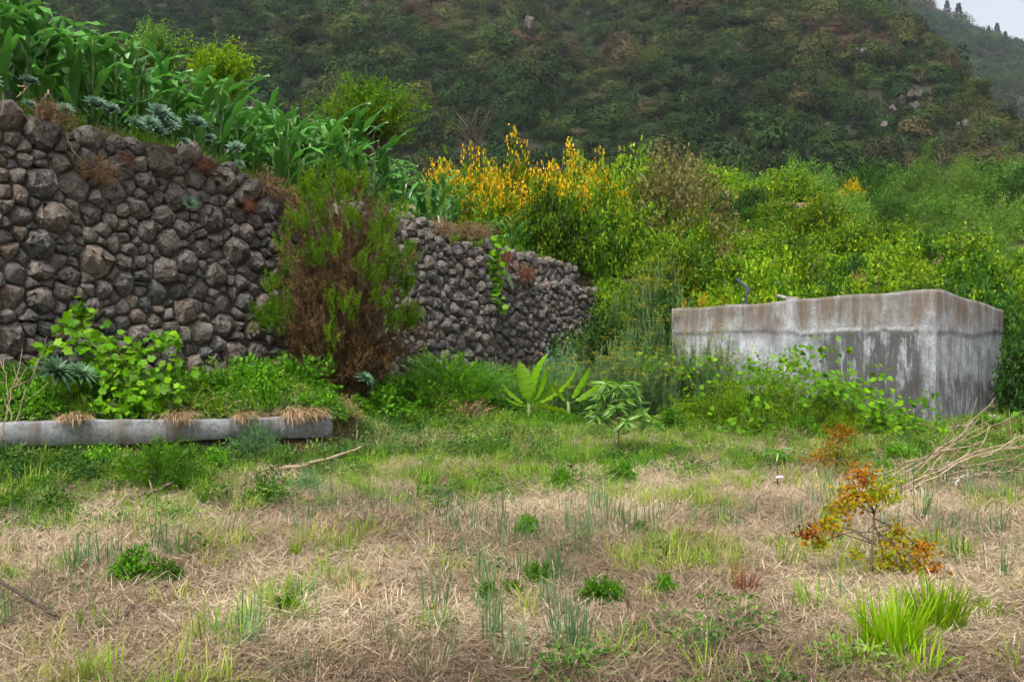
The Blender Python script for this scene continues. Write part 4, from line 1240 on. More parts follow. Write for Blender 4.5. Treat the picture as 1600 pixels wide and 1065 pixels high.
vine(hpt(1590, 690, 14.6), [[hpt(1600, 690, 14.6), hpt(1585, 668, 14.5), hpt(1570, 672, 14.4)], [hpt(1605, 690, 14.6), hpt(1600, 660, 14.6), hpt(1590, 650, 14.6)]], .11, 22,
     'small bright vine right of the tank beside the cut branches', FACE, name='vine')

# ------------------------------------------------------------------ fennel
def fennel_parts(seed, n, H):
    r = np.random.default_rng(seed)
    st, lf, fl = MB(), MB(), MB()
    az = r.uniform(0, 6.28, n); ln = r.uniform(.03, .24, n); h = H * r.uniform(.55, 1.05, n)
    k = np.linspace(0, 1, 6)[None, :]
    rad = ln[:, None] * h[:, None] * k ** 1.3
    b = r.normal(0, .13, (n, 2))
    path = np.stack([b[:, :1] + rad * np.cos(az)[:, None], b[:, 1:] + rad * np.sin(az)[:, None], h[:, None] * k - .05], -1)
    st.tubes(path, np.linspace(.008, .003, 6), 4)
    for i in range(n):
        m = int(190 * h[i])
        t = r.uniform(.08, .95, m)
        pos = np.stack([np.interp(t, k[0], path[i, :, c]) for c in range(3)], -1)
        lf.blades(pos, r.uniform(0, 6.28, m), r.uniform(.06, .19, m) * (1.15 - .6 * t), .006, r.uniform(.5, 1.7, m), r.uniform(-.4, .8, m), 2, np.clip(r.normal(.5, .2, m), 0, 1))
        if r.uniform() < .4:
            for _ in range(3):
                c = path[i, -1] + r.normal(0, .06, 3) * [1, 1, .4]
                q = c + r.normal(0, 1, (18, 3)) * [.03, .03, .006]
                fl.leaves(DIAMOND, q, rand_dirs(r, 18, -.2, .2), np.tile([0, 0, 1.], (18, 1)), .024, .02, r.uniform(0, 1, 18))
    return [('stem', st.mesh('stem', M_STEM)), ('foliage', lf.mesh('foliage', M_FENNEL)), ('flower', fl.mesh('flower', M_UMBEL))]
for i in range(3): SH['fennel', i] = fennel_parts(700 + i, 26, 1.4)
fx = []
for px, py, Y in [(955, 520, 19.5), (985, 500, 20), (1020, 480, 20.5), (1050, 500, 20), (1085, 520, 19.6), (930, 545, 19), (905, 555, 19.2), (965, 545, 18.6), (1000, 545, 18.4), (1040, 540, 18.6), (1075, 545, 18.8), (1110, 545, 18.3),
                  (1000, 430, 22.5), (1035, 420, 23), (970, 450, 22.3), (1060, 440, 22.5), (1090, 470, 21.8), (940, 570, 17.9), (985, 575, 17.6), (1030, 575, 17.7), (875, 570, 18.4), (1010, 400, 24), (1045, 395, 24.5), (1130, 560, 17.6), (1120, 505, 19.2)]:
    put_px(('fennel', len(fx) % 3), 'fennel_plant', px, py - 8, Y, 1.4, 'wispy blue green fennel with small yellow umbels between the wall and the tank', 'plant', 'fennel between the wall and the tank', width=rng.uniform(.9, 1.3)); fx.append(1)
put_px(('laurel', 1), 'dark_bush', 958, 470, 21.6, 1.4, 'dark bush against the end of the low stone wall', 'shrub', width=.75)
put_px(('laurel', 2), 'dark_bush', 1035, 455, 22.6, 1.4, 'dark bush hidden among the fennel stems', 'shrub', width=.6)
for px, py, Y, lab in [(1095, 452, 21.6, 'yellow flowering shrub just left of the tank rim'), (1120, 462, 22.4, 'yellow flowering shrub behind the rim of the tank')]:
    put_px(('yellow', 1), 'flowering_shrub', px, py, Y, 1.75, lab, 'shrub', width=.5)
# bright leafy herbs on the terrace edge above the end wall
for i, (px, py, dd) in enumerate([(830, 335, 1.0), (860, 340, 1.2), (895, 345, 1.2), (930, 350, 1.1), (965, 355, 1.3), (1000, 362, 1.3), (1025, 372, 1.2), (985, 385, .6), (945, 378, .75), (905, 370, .8), (870, 362, .85), (880, 330, 2.2), (940, 335, 2.2), (1010, 345, 2.4)]):
    dd += 1.15
    k = (px - 800) / F                                    # where the line of sight crosses a line dd behind the wall
    q0 = A - N2 * dd; t_ = (k * q0[1] - q0[0]) / (U2[0] - k * U2[1]); Y = q0[1] + t_ * U2[1]
    put_px(('herb', i % 3), 'leafy_herb', px, py, Y, .55, 'bright green leafy herb on the terrace above the end wall', 'plant', 'leafy herbs above the end wall', width=1.2)

# ------------------------------------------------------------------ banana, seedlings, saplings
def paddle(seed, L, W, rise, droop, tears):
    r = random.Random(seed); segs = 26
    ks = np.linspace(0, 1, segs + 1); ang = rise + droop * ks ** 1.6; st = L / segs
    y = np.concatenate([[0], np.cumsum(np.sin(ang[1:]) * st)]); z = np.concatenate([[0], np.cumsum(np.cos(ang[1:]) * st)])
    w = W * .5 * np.where(ks < .16, .06, np.sin(np.pi * np.clip((ks - .10) / .90, 0, 1) ** .85) ** .6) ; w[-1] = .004
    V = []
    for i in range(segs + 1):
        tn = np.array([0, math.sin(ang[i]), math.cos(ang[i])]); up = np.cross([1, 0, 0], tn); c = np.array([0, y[i], z[i]])
        a = w[i] * (1 - tears * r.random()); b = w[i] * (1 - tears * r.random())
        V += [c + np.array([-a, 0, 0]) + up * (a * .45 + .012 * math.sin(i * 2.3)), c, c + np.array([b, 0, 0]) + up * (b * .45 + .012 * math.cos(i * 1.9))]
    Q = [[3 * i + k, 3 * i + k + 1, 3 * i + k + 4, 3 * i + k + 3] for i in range(segs) for k in (0, 1)]
    t0_ = .25 + .45 * r.random(); mb = MB(); mb.add(V, Q, np.repeat([t0_ + (.16 if i % 2 else -.1) * r.uniform(.4, 1) for i in range(segs)], 2))
    return mb.mesh('leaf', M_BANANA, False)
def banana(px, py, Y, hs, spec, label):
    x = P(px, 0, Y)[0]; g = float(height(np.array(x), np.array(Y)))
    root = empty('banana_plant', (x, Y, g - .03), label, 'plant')
    mb = MB(); mb.tubes(np.array([[0, 0, -.05], [.01, 0, hs * .5], [0, 0, hs]])[None], [.045, .035, .025], 8)
    link(bpy.data.objects.new('stem', mb.mesh('stem', M_STEM, True)), root)
    for i, (side, yaw, L, W, rise, droop, tears) in enumerate(spec):
        o = link(bpy.data.objects.new('leaf', paddle(800 + i + int(px), L, W, rise, droop, tears)), root)
        M = Matrix.Rotation(math.radians(side), 4, 'Y') @ Matrix.Rotation(math.radians(yaw), 4, 'Z')
        M.translation = Vector((0, 0, hs * .9)); o.matrix_basis = M
banana(826, 655, 17.4, .42, [(-10, 25, .80, .29, .02, .18, .06), (12, -55, 1.0, .24, .02, .4, .15), (38, 130, .82, .18, .1, .6, .3), (-62, 230, .68, .12, .1, .6, .35), (70, 110, 1.2, .2, .05, .9, .4), (90, 205, 1.0, .16, .2, .8, .6), (-95, 250, .55, .1, .3, .7, .6), (55, 20, .8, .16, .05, .9, .5)],
       'young banana plant with broad upright leaves in front of the stone wall')
banana(888, 655, 17.2, .45, [(35, 160, .75, .13, .1, .3, .3), (66, 150, .9, .15, .1, .8, .3), (-45, 200, .55, .1, .1, .9, .5)], 'smaller banana shoot with ragged leaves beside the young banana')

def leaf_obj_mesh(seed, mat, wid):
    r = random.Random(seed)
    V = []; ks = np.linspace(0, 1, 6)
    for i, k in enumerate(ks):
        w = wid * .5 * max(.04, math.sin(math.pi * min(1, .06 + .94 * k)) ** .8); z = .1 * k - .32 * k * k
        V += [(-w, k, z + w * .4), (0, k, z), (w, k, z + w * .4)]
    Q = [[3 * i + j, 3 * i + j + 1, 3 * i + j + 4, 3 * i + j + 3] for i in range(5) for j in (0, 1)]
    mb = MB(); mb.add(V, Q, .15 + .7 * r.random()); return mb.mesh('leaf', mat, True)
mango_leaf = [leaf_obj_mesh(i, M_MANGO, .21) for i in range(8)]
mr_ = np.random.default_rng(15)
def seedling(px, py, H, W, n_br, per, Ls, label, trunk=.014, name='tree_seedling', lo=.35):
    x, y = G(px, py); g = float(height(np.array(x), np.array(y)))
    root = empty(name, (x, y, g - .02), label, 'seedling')
    mb = MB(); mb.tubes(np.array([[0, 0, -.05], [.01, 0, H * .4], [-.01, .01, H * .9]])[None], [trunk, trunk * .8, trunk * .4], 6)
    for b in range(n_br):
        t = lo + (1 - lo) * b / max(1, n_br - 1); a = b * 2.4 + mr_.uniform(-.3, .3)
        tip = np.array([math.cos(a) * W * .5 * (1.15 - .8 * t) * mr_.uniform(.7, 1.1), math.sin(a) * W * .5 * (1.15 - .8 * t), min(H * .95, H * t * .9 + .12 * H)])
        st_ = np.array([0, 0, H * t * .75])
        mb.tubes(np.stack([st_, (st_ + tip) / 2 + [0, 0, -.02], tip])[None], [trunk * .5, trunk * .4, trunk * .25], 4)
        for k in range(per):
            aa = k * 2.4 + mr_.uniform(0, .5)
            o = link(bpy.data.objects.new('leaf', mango_leaf[mr_.integers(0, 8)]), root)
            d = np.array([math.cos(aa), math.sin(aa), mr_.uniform(-.75, .45)])
            M = basis(d, np.array([0, -.7, .8]) + mr_.normal(0, .4, 3), Ls * mr_.uniform(.7, 1.15)); M.translation = Vector(tip - (tip - st_) * .22 * mr_.uniform(0, 1)); o.matrix_basis = M
    link(bpy.data.objects.new('stem', mb.mesh('stem', M_BARK, True)), root)
    return root, x, y, g
seedling(966, 708, 1.0, 1.1, 19, 13, .21, 'leafy green mango like seedling with glossy drooping leaves')
sr = seedling(1214, 765, .46, .3, 3, 9, .13, 'thin seedling with a white tag on its stem', .008, lo=.8)
seedling(760, 705, .42, .5, 5, 7, .13, 'small sparse seedling in the grass below the banana', .008)
seedling(600, 690, .3, .25, 3, 6, .12, 'tiny dark leaved seedling in the green grass', .006)
# plant tag
tg = empty('plant_tag', (sr[1] + .02, sr[2] - .02, sr[3] + .13), 'small white plastic tag tied to the thin seedling', 'tag')
mb = MB(); mb.tubes(np.array([[-.035, 0, 0], [.0, -.004, .012], [.045, 0, .008]])[None], [.012, .016, .012], 6)
M_WHITE = rough_mat('white plastic', [(.6, .6, .6), (.75, .75, .75)], 10, .05, rough=.5)
link(bpy.data.objects.new('label_strip', mb.mesh('label_strip', M_WHITE)), tg)

def rust_sapling(px, py, H, clumps, label, trunk_h):
    x, y = G(px, py); g = float(height(np.array(x), np.array(y)))
    root = empty('autumn_sapling', (x, y, g - .02), label, 'sapling')
    r = np.random.default_rng(int(px)); st, lf = MB(), MB()
    st.tubes(np.array([[0, 0, -.06], [.006, 0, trunk_h * .5], [.02, 0, trunk_h]])[None], [.0085, .007, .006], 6)
    for dx, dz, sz, tn, n in clumps:
        c = np.array([dx, r.normal(0, .04), dz]); s0 = np.array([.02, 0, trunk_h * min(1, .55 + .4 * r.uniform())]) if dz < trunk_h else np.array([.02, 0, trunk_h])
        st.tubes(np.stack([s0, .5 * (s0 + c) + [0, 0, .03], c])[None], [.005, .004, .002], 4)
        pos = c + r.normal(0, 1, (n, 3)) * np.array([sz, sz * .8, sz * .62])
        lf.leaves(FOLD, pos, nrm(rand_dirs(r, n) + [0, 0, -.3]), rand_dirs(r, n, .2, 1), r.uniform(.022, .05, n), r.uniform(.014, .026, n), np.clip(r.normal(tn + .12, .18, n), 0, 1))
    link(bpy.data.objects.new('stem', st.mesh('stem', M_BARK, True)), root); link(bpy.data.objects.new('foliage', lf.mesh('foliage', M_RUSTLEAF)), root)
Yn = 6.45; u_ = Yn / F
rust_sapling(1362, 906, .75, [((1340 - 1362) * u_, (906 - 765) * u_, .07, .5, 300), ((1375 - 1362) * u_, (906 - 760) * u_, .06, .75, 220), ((1320 - 1362) * u_, (906 - 788) * u_, .05, .55, 160), ((1345 - 1362) * u_, (906 - 735) * u_, .05, .3, 140),
                              ((1262 - 1362) * u_, (906 - 822) * u_, .045, .1, 150), ((1300 - 1362) * u_, (906 - 815) * u_, .05, .5, 140), ((1285 - 1362) * u_, (906 - 840) * u_, .035, .8, 60), ((1405 - 1362) * u_, (906 - 825) * u_, .045, .62, 140),
                              ((1440 - 1362) * u_, (906 - 850) * u_, .05, .3, 150), ((1450 - 1362) * u_, (906 - 885) * u_, .05, .2, 150), ((1385 - 1362) * u_, (906 - 875) * u_, .055, .72, 160), ((1425 - 1362) * u_, (906 - 880) * u_, .05, .6, 150),
                              ((1337 - 1362) * u_, (906 - 858) * u_, .03, .7, 50), ((1390 - 1362) * u_, (906 - 845) * u_, .04, .6, 90)],
             'slender sapling with red and yellow green leaf clusters beside the bright grass clump', (906 - 795) * u_)
u_ = 11.0 / F
rust_sapling(1306, 746, .65, [((1312 - 1306) * u_, (746 - 672) * u_, .09, .28, 260), ((1305 - 1306) * u_, (746 - 695) * u_, .10, .5, 260), ((1285 - 1306) * u_, (746 - 712) * u_, .09, .4, 220), ((1325 - 1306) * u_, (746 - 715) * u_, .09, .65, 200)],
             'orange leaved sapling standing behind the slender red one', (746 - 715) * u_)

# ------------------------------------------------------------------ plants on and below the stone walls
def rosette(seed, n, L, W, mat, up0=.25):
    r = np.random.default_rng(seed); mb = MB()
    i = np.arange(n); az = i * 2.4; el = up0 + 1.15 * (i / n)
    d = np.stack([np.cos(az) * np.cos(el), np.sin(az) * np.cos(el), np.sin(el)], -1)
    nor = np.stack([-np.cos(az) * np.sin(el), -np.sin(az) * np.sin(el), np.cos(el)], -1)
    mb.leaves(OVAL, np.zeros((n, 3)) + d * .01, d, nor, L * (1.05 - .55 * i / n) * r.uniform(.9, 1.1, n), W * (1.05 - .5 * i / n), np.clip(.3 + .5 * i / n + r.normal(0, .1, n), 0, 1))
    return mb.mesh('rosette', mat)
ros = [rosette(1, 60, .15, .052, M_SUCC), rosette(2, 54, .12, .05, M_SUCC)]
for i, (px, py, sz, out) in enumerate([(165, 172, 1.1, .1), (185, 178, 1.1, .12), (262, 185, 1.2, .1), (245, 200, 1.1, .15), (270, 205, 1.0, .18), (285, 195, .9, .1), (222, 203, .9, .15), (232, 195, .8, .05), (325, 198, 1.0, .05), (345, 222, .8, .08),
                                       (385, 237, .9, .05), (65, 135, 1.0, .05), (5, 133, .9, .05), (55, 172, .7, .18), (112, 180, .7, .18), (295, 228, .6, .2), (255, 215, .8, .2), (380, 262, .6, .2)]):
    s = float(np.interp(px, [0, 130, 200, 350, 400, 440], [0, 1.18, 1.9, 3.6, 4.3, 4.9]))
    Y = A[1] + U2[1] * s + .25
    q = P(px, py, Y); tz = max(q[2], float(np.interp(s, TOP_S, TOP_Z)) - .1) if py < 225 else q[2]
    o = bpy.data.objects.new('succulent', ros[i % 2]); link(o)
    w_ = wall_pt(s, tz + .02, out + .08); o.location = w_; o.scale = (sz * 1.3,) * 3; o.rotation_euler = (rng.uniform(.5, 1.1), rng.normal(.1, .2), .5)
    tag(o, 'pale blue green succulent rosette perched along the top of the tall stone wall', 'succulent', 'succulents on the tall wall top')
o = bpy.data.objects.new('succulent', ros[0]); link(o); o.location = wall_pt(3.05, P(272, 318, 15.5)[2], .2); o.rotation_euler = (1.1, 0, .6); o.scale = (.95,) * 3
tag(o, 'lone blue green succulent growing out of the middle of the tall wall', 'succulent')
ag = rosette(3, 50, .34, .075, M_AGAVE, -.1)
for px, py, Y, sc, lab in [(85, 600, 12.0, 1.0, 'large grey green rosette plant above the kerb left of the grapevine'), (125, 598, 12.2, .75, 'smaller grey green rosette between the large one and the grapevine'), (570, 600, 15.8, .6, 'dark rosette plant at the foot of the wall below the heather')]:
    p = hpt(px, py, Y); o = bpy.data.objects.new('rosette_plant', ag); link(o); o.location = p; o.scale = (sc,) * 3; o.location.z += .14 * sc; o.rotation_euler = (.55, 0, 1.)
    tag(o, lab, 'plant')
# hanging dead plant, prickly pear, dry tufts
def hang(key, s, z, out, sc, label, cat='plant', name='dry_plant', tilt=1.9):
    p = wall_pt(s, z, out); root = empty(name, p, label, cat, scale=sc)
    root.rotation_euler = (tilt, 0, WALL_RZ)
    for nm, me in SH[key]: link(bpy.data.objects.new(nm, me), root)
hang(('dry', 0), 1.55, P(165, 262, 14.3)[2], .06, (.85, .55, .5), 'dead brown plant hanging from the face of the tall wall')
hang(('dry', 0), 4.75, 4.1, .0, (.8, .8, .9), 'straw coloured dry tuft hanging over the wall beside the heather', tilt=1.3)
hang(('dry', 0), 5.15, 3.9, .1, (.6, .6, .8), 'dry hanging grass just left of the heather top', tilt=1.7)
hang(('reddry', 0), 3.4, 4.3, .05, (.5, .4, .6), 'reddish dead creeper on the upper part of the tall wall', tilt=1.8)
hang(('reddry', 0), 4.3, 3.75, .05, (.5, .4, .5), 'rust red dead stems on the tall wall near the heather', tilt=1.9)
hang(('reddry', 0), 2.0, 4.2, .05, (.35, .3, .5), 'small dark red dead stems under the succulents', tilt=2.0)
hang(('dry', 0), .85, 4.62, .1, (.75, .6, .6), 'brown dead shrub on the wall top left of the succulents', tilt=.7)
hang(('dry', 0), 9.6, 3.75, -.1, (.9, .7, .75), 'pale dry grass spilling over the middle wall', tilt=.8)
hang(('dry', 0), 10.5, 3.7, -.2, (.9, .7, .9), 'dry brown bush above the hanging creeper', tilt=.3)
hang(('reddry', 0), 11.9, 3.25, -.3, (.85, .7, .8), 'orange brown dry tuft drooping beside the prickly pear', tilt=1.2)
hang(('reddry', 0), 12.7, 3.0, -.25, (.8, .6, .8), 'rusty dry grass hanging over the end wall', tilt=1.5)
hang(('dry', 0), 11.4, 3.8, -.5, (.9, .9, .8), 'brownish seed head weeds above the prickly pear', tilt=.2)
pp = empty('prickly_pear', wall_pt(11.9, 2.75, -.15), 'small prickly pear cactus hanging on the end wall', 'cactus')
pm = rock_mesh(61, 40, .13, rough_mat('cactus skin', [(.12, .19, .10), (.18, .26, .14), (.24, .3, .18)], 9, .2, rough=.6), 'pad', (.75, .22, 1.15), .05)
for dx, dz, s_, ry in [(0, .28, 1.15, -.2), (.12, .12, 1.1, -.5), (.25, -.06, .9, -.8), (.03, .42, .7, .3)]:
    o = link(bpy.data.objects.new('pad', pm), pp); o.location = (dx * U2[0], dx * U2[1], dz); o.scale = (s_,) * 3; o.rotation_euler = (0, ry, WALL_RZ)
# roots and stems on the wall
for pts, rad, lab in [([(118, 212), (122, 230), (135, 248), (148, 262)], .014, 'pale bent root holding the dead hanging plant'), ([(22, 150), (22, 175), (12, 195), (0, 212)], .012, 'thin pale root trailing down the tall wall near its left end'),
                      ([(95, 145), (75, 172), (72, 188)], .014, 'brown stem of the dead shrub on the wall top'), ([(45, 140), (60, 142), (42, 158)], .014, 'brown looped stem on the wall top')]:
    q = []
    for px, py in pts:
        s = float(np.interp(px, [0, 130, 200, 350], [0, 1.18, 1.9, 3.6])); q.append(wall_pt(s, P(px, py, A[1] + U2[1] * s + .3)[2], .17))
    q = np.array(q); kk = np.linspace(0, len(q) - 1, 14); q2 = np.stack([np.interp(kk, np.arange(len(q)), q[:, c]) for c in range(3)], -1) + rng.normal(0, .008, (14, 3))
    mb = MB(); mb.tubes((q2 - q2[-1])[None], np.linspace(rad, rad * .5, 14), 5)
    o = link(bpy.data.objects.new('root', mb.mesh('root', M_TWIG, True))); o.location = q2[-1]; tag(o, lab, 'root')

# ------------------------------------------------------------------ the mown field: straw, dry stubble, grass and small herbs
fr = np.random.default_rng(33)
def straw_mat_proto(seed, n, rad):
    r = np.random.default_rng(seed); mb = MB()
    b = np.concatenate([r.normal(0, rad * .5, (n, 2)), r.uniform(.0, .05, (n, 1))], 1)
    main = r.uniform(0, 6.28)
    az = np.where(r.uniform(0, 1, n) < .55, r.normal(main, .5, n), r.uniform(0, 6.28, n))
    mb.blades(b, az, r.uniform(.03, .10, n) + .16 * r.uniform(0, 1, n) ** 4, r.uniform(.0025, .008, n), r.normal(1.47, .12, n), r.normal(.1, .35, n), 2, np.clip(r.normal(.5, .28, n), 0, 1), twist=r.uniform(0, 6.28, n), tipw=.5)
    return mb.mesh('straw', M_STRAWI)
def tuft_proto(seed, n, rad, hmin, hmax, w, mat, spread=.5, bend=.7, segs=3, mean=.5):
    r = np.random.default_rng(seed); mb = MB()
    a = r.uniform(0, 6.28, n); q = rad * r.uniform(0, 1, n) ** .6
    b = np.stack([q * np.cos(a), q * np.sin(a), np.full(n, -.01)], -1)
    mb.blades(b, a + r.normal(0, .7, n), r.uniform(hmin, hmax, n), w * r.uniform(.6, 1.3, n), np.abs(r.normal(0, spread, n)), np.abs(r.normal(0, bend, n)), segs, np.clip(r.normal(mean, .25, n), 0, 1), tipw=.1)
    return mb.mesh('tuft', mat)
def herb_proto(seed, n, rad, h, L, mat):
    r = np.random.default_rng(seed); mb = MB()
    a = r.uniform(0, 6.28, n); q = rad * r.uniform(0, 1, n) ** .6
    pos = np.stack([q * np.cos(a), q * np.sin(a), h * r.uniform(.1, 1, n) * (1.1 - (q / rad) ** 2)], -1)
    d = np.stack([np.cos(a), np.sin(a), r.normal(.15, .4, n)], -1) + r.normal(0, .5, (n, 3))
    mb.leaves(FOLD, pos, d, nrm(np.array([0, 0, 1.]) + r.normal(0, .4, (n, 3))), L * r.uniform(.6, 1.3, n), L * .45 * r.uniform(.7, 1.2, n), r.uniform(0, 1, n))
    return mb.mesh('herb', mat)
straw_col = proto_collection('straw_mat', [straw_mat_proto(i, 100, .28) for i in range(5)])
stub_col = proto_collection('stubble_tuft', [tuft_proto(20 + i, 30, .10, .04, .15, .0055, M_STRAWI, .75, .9) for i in range(4)])
grass_col = proto_collection('grass_tuft', [tuft_proto(30 + i, 44, .09, .07, .24, .006, M_GRASSI, .35, .8) for i in range(4)])
sedge_col = proto_collection('sedge_tuft', [tuft_proto(40 + i, 15, .09, .12, .32, .0075, M_SEDGEI, .16, .25) for i in range(3)])
herb_col = proto_collection('herb_patch', [herb_proto(50 + i, 120, .17, .15, .040, M_HERBI) for i in range(4)])

def field_pts(n, y0=3.2, y1=20.5, power=1.0):
    """points over the view of the field, spaced evenly in the picture rather than on the ground when power > 1"""
    Y = (y0 ** (2 / power) + fr.uniform(0, 1, n) * (y1 ** (2 / power) - y0 ** (2 / power))) ** (power / 2)
    X = fr.uniform(-1, 1, n) * (.56 * Y + .8)
    return X, Y
def rowcol(X, Y, z=0.):
    return 800 + X / Y * F, HOR + (EYE - z) / Y * F
def free(X, Y):
    """not inside the tank, the wall or the kerb"""
    s, d = wall_sd(X, Y)
    q = np.stack([X - TC[0], Y - TC[1]], -1)
    intank = ((q @ TL) > -.05) & ((q @ TR) > -.05)
    kd = (X - KA[0]) * KN[0] + (Y - KA[1]) * KN[1]; ks = (X - KA[0]) * KU[0] + (Y - KA[1]) * KU[1]
    onk = (kd > -.08) & (kd < .36) & (ks < KLEN + .05)
    return (~((d < .12) & (s < 17))) & ~intank & ~onk
def greenness(X, Y):
    """0 in the mown straw, 1 in the green strip along the foot of the walls"""
    px, py = rowcol(X, Y)
    edge = np.interp(px, [0, 300, 500, 700, 900, 1100, 1250, 1400, 1600], [815, 790, 770, 765, 748, 712, 700, 725, 700])
    n = fbm(X * .7, Y * .7, 12) - .5
    return np.clip(sst(55, -25, py - edge) + 1.1 * n * sst(140, 0, py - edge) , 0, 1)
def put_scatter(name, col, nproto, X, Y, smin, smax, tint, label, cat, zoff=0., tilt=.12, sz=None):
    n = len(X)
    s = fr.uniform(smin, smax, n) if sz is None else sz
    z = height(X, Y) + zoff
    return scatter(name, col, np.stack([X, Y, z], -1), rz_rot(fr, n, tilt), np.stack([s, s, s * fr.uniform(.8, 1.2, n)], -1), fr.integers(0, nproto, n), tint, label, cat)

X, Y = field_pts(15000, 3.2, 18.5, 1.35)
g = greenness(X, Y); k = free(X, Y) & (fr.uniform(0, 1, len(X)) > g * .85)
X, Y = X[k], Y[k]; big = fbm(X * .9, Y * .9, 14)
put_scatter('straw', straw_col, 5, X, Y, .7, 1.25, np.clip(.50 + 1.7 * (big - .48) + fr.normal(0, .12, len(X)), 0, 1), 'mown straw lying over the field', 'straw', .0, .06)
X, Y = field_pts(5200, 3.2, 18.5, 1.3)
g = greenness(X, Y); d_ = fbm(X * .8 + 7, Y * .8, 15); k = free(X, Y) & (fr.uniform(0, 1, len(X)) > g) & (d_ > .43)
X, Y = X[k], Y[k]
put_scatter('stubble', stub_col, 4, X, Y, .6, 1.2, np.clip(fr.normal(.5, .2, len(X)), 0, 1), 'dry standing stubble in the mown field', 'stubble')
X, Y = field_pts(16000, 3.2, 19.5, 1.3)
g = greenness(X, Y); d_ = .5 * fbm(X * .75 + 3, Y * .75, 16) + .5 * fbm(X * 2.6 + 3, Y * 2.6, 26); prob = np.maximum(.38 * g, .035 + .5 * sst(.49, .61, d_) * (1 - .6 * g)) ; k = free(X, Y) & (fr.uniform(0, 1, len(X)) < prob)
X, Y = X[k], Y[k]
put_scatter('grass', grass_col, 4, X, Y, .5, 1.15, np.clip(fr.normal(.5, .2, len(X)) + .3 * (greenness(X, Y) < .3), 0, 1), 'green and yellowing grass tufts scattered through the field', 'grass')
X, Y = field_pts(2300, 3.2, 14, 1.3)
g = greenness(X, Y); d_ = fbm(X * .6 + 13, Y * .6, 18); k = free(X, Y) & (fr.uniform(0, 1, len(X)) < sst(.43, .66, d_)) & (g < .6)
X, Y = X[k], Y[k]
put_scatter('blue_grass', sedge_col, 3, X, Y, .6, 1.1, np.clip(fr.normal(.5, .2, len(X)), 0, 1), 'upright blue green grass blades standing in the straw', 'grass', tilt=.06)
X, Y = field_pts(9000, 3.4, 20.5, 1.2)
s_, d__ = wall_sd(X, Y)
g = greenness(X, Y); d_ = fbm(X * .9 + 23, Y * .9, 19)
prob = np.maximum(.8 * g * sst(.38, .5, d_), .2 * sst(.62, .70, d_)); k = free(X, Y) & (fr.uniform(0, 1, len(X)) < prob)
X, Y = X[k], Y[k]
put_scatter('ground_cover', herb_col, 4, X, Y, .5, 1.25, np.clip(.40 + 1.2 * (fbm(X * 1.2, Y * 1.2, 45) - .48) + fr.normal(0, .16, len(X)), 0, 1), 'low broad leaved weeds covering the strip below the walls', 'weeds')

# weeds and grass along the wall top, on the bank and under the slope shrubs
def wall_strip(n, s0, s1, d0, d1):
    s = fr.uniform(s0, s1, n); d = fr.uniform(d0, d1, n)
    q = A[None] + U2[None] * s[:, None] + N2[None] * d[:, None]
    return q[:, 0], q[:, 1], s, d
X, Y, s_, d_ = wall_strip(2600, -3, 17.5, -3.2, -.45)
put_scatter('terrace_grass', grass_col, 4, X, Y, 1.0, 1.9, np.clip(fr.normal(.4, .2, len(X)), 0, 1), 'tall green grass and weeds on the terrace edge above the walls', 'grass')
X, Y, s_, d_ = wall_strip(1500, -3, 17.5, -2.6, -.45)
put_scatter('terrace_weeds', herb_col, 4, X, Y, .9, 1.7, np.clip(fr.normal(.5, .2, len(X)), 0, 1), 'leafy weeds between the maize stalks on the terrace', 'weeds')
X, Y, s_, d_ = wall_strip(1300, -3, 13.5, -1.1, -.42)
k = fbm(s_ * .8, d_ * .3, 29) > .40
put_scatter('dry_edge_grass', stub_col, 4, X[k], Y[k], 1.0, 2.0, np.clip(fr.normal(.55, .2, k.sum()), 0, 1), 'dry straw coloured grass along the lower wall top', 'dry grass')
X, Y, s_, d_ = wall_strip(1900, -3, 17.5, .2, 3.2); k = free(X, Y)
put_scatter('bank_weeds', herb_col, 4, X[k], Y[k], .8, 1.7, np.clip(.36 + 1.3 * (fbm(X[k] * 1.1, Y[k] * 1.1, 44) - .48) + fr.normal(0, .16, k.sum()), 0, 1), 'dense green weeds on the bank at the foot of the walls', 'weeds')
X, Y, s_, d_ = wall_strip(650, -3, 17.5, .2, 3.4); k = free(X, Y)
put_scatter('bank_grass', grass_col, 4, X[k], Y[k], .9, 1.8, np.clip(fr.normal(.5, .22, k.sum()), 0, 1), 'long grass on the bank at the foot of the walls', 'grass')
X = fr.uniform(1.5, 24, 5200); Y = fr.uniform(17.5, 46, 5200); k = free(X, Y) & (X < .58 * Y + 2) & (wall_sd(X, Y)[0] > 14)
put_scatter('slope_weeds', herb_col, 4, X[k], Y[k], 1.2, 2.6, np.clip(fr.normal(.45, .22, k.sum()), 0, 1), 'tangled green undergrowth covering the slope', 'weeds')

n_ = 900
ku = fr.uniform(-2.5, KLEN + 1.8, n_); kv = fr.uniform(-.9, 1.6, n_)
X = KA[0] + KU[0] * ku + KN[0] * kv; Y = KA[1] + KU[1] * ku + KN[1] * kv; k = free(X, Y) & (wall_sd(X, Y)[1] > .2)
put_scatter('kerb_weeds', herb_col, 4, X[k], Y[k], .6, 1.5, np.clip(.36 + 1.3 * (fbm(X[k] * 1.1, Y[k] * 1.1, 44) - .48) + fr.normal(0, .16, k.sum()), 0, 1), 'weeds crowding round the concrete kerb', 'weeds')
ku = fr.uniform(1.0, KLEN + 1.8, n_); kv = fr.uniform(-.5, 1.0, n_)
X = KA[0] + KU[0] * ku + KN[0] * kv; Y = KA[1] + KU[1] * ku + KN[1] * kv; k = free(X, Y)
put_scatter('kerb_dry_grass', stub_col, 4, X[k][::3], Y[k][::3], 1.2, 2.2, np.clip(fr.normal(.5, .2, len(X[k][::3])), 0, 1), 'dry grass round the right end of the kerb', 'dry grass')

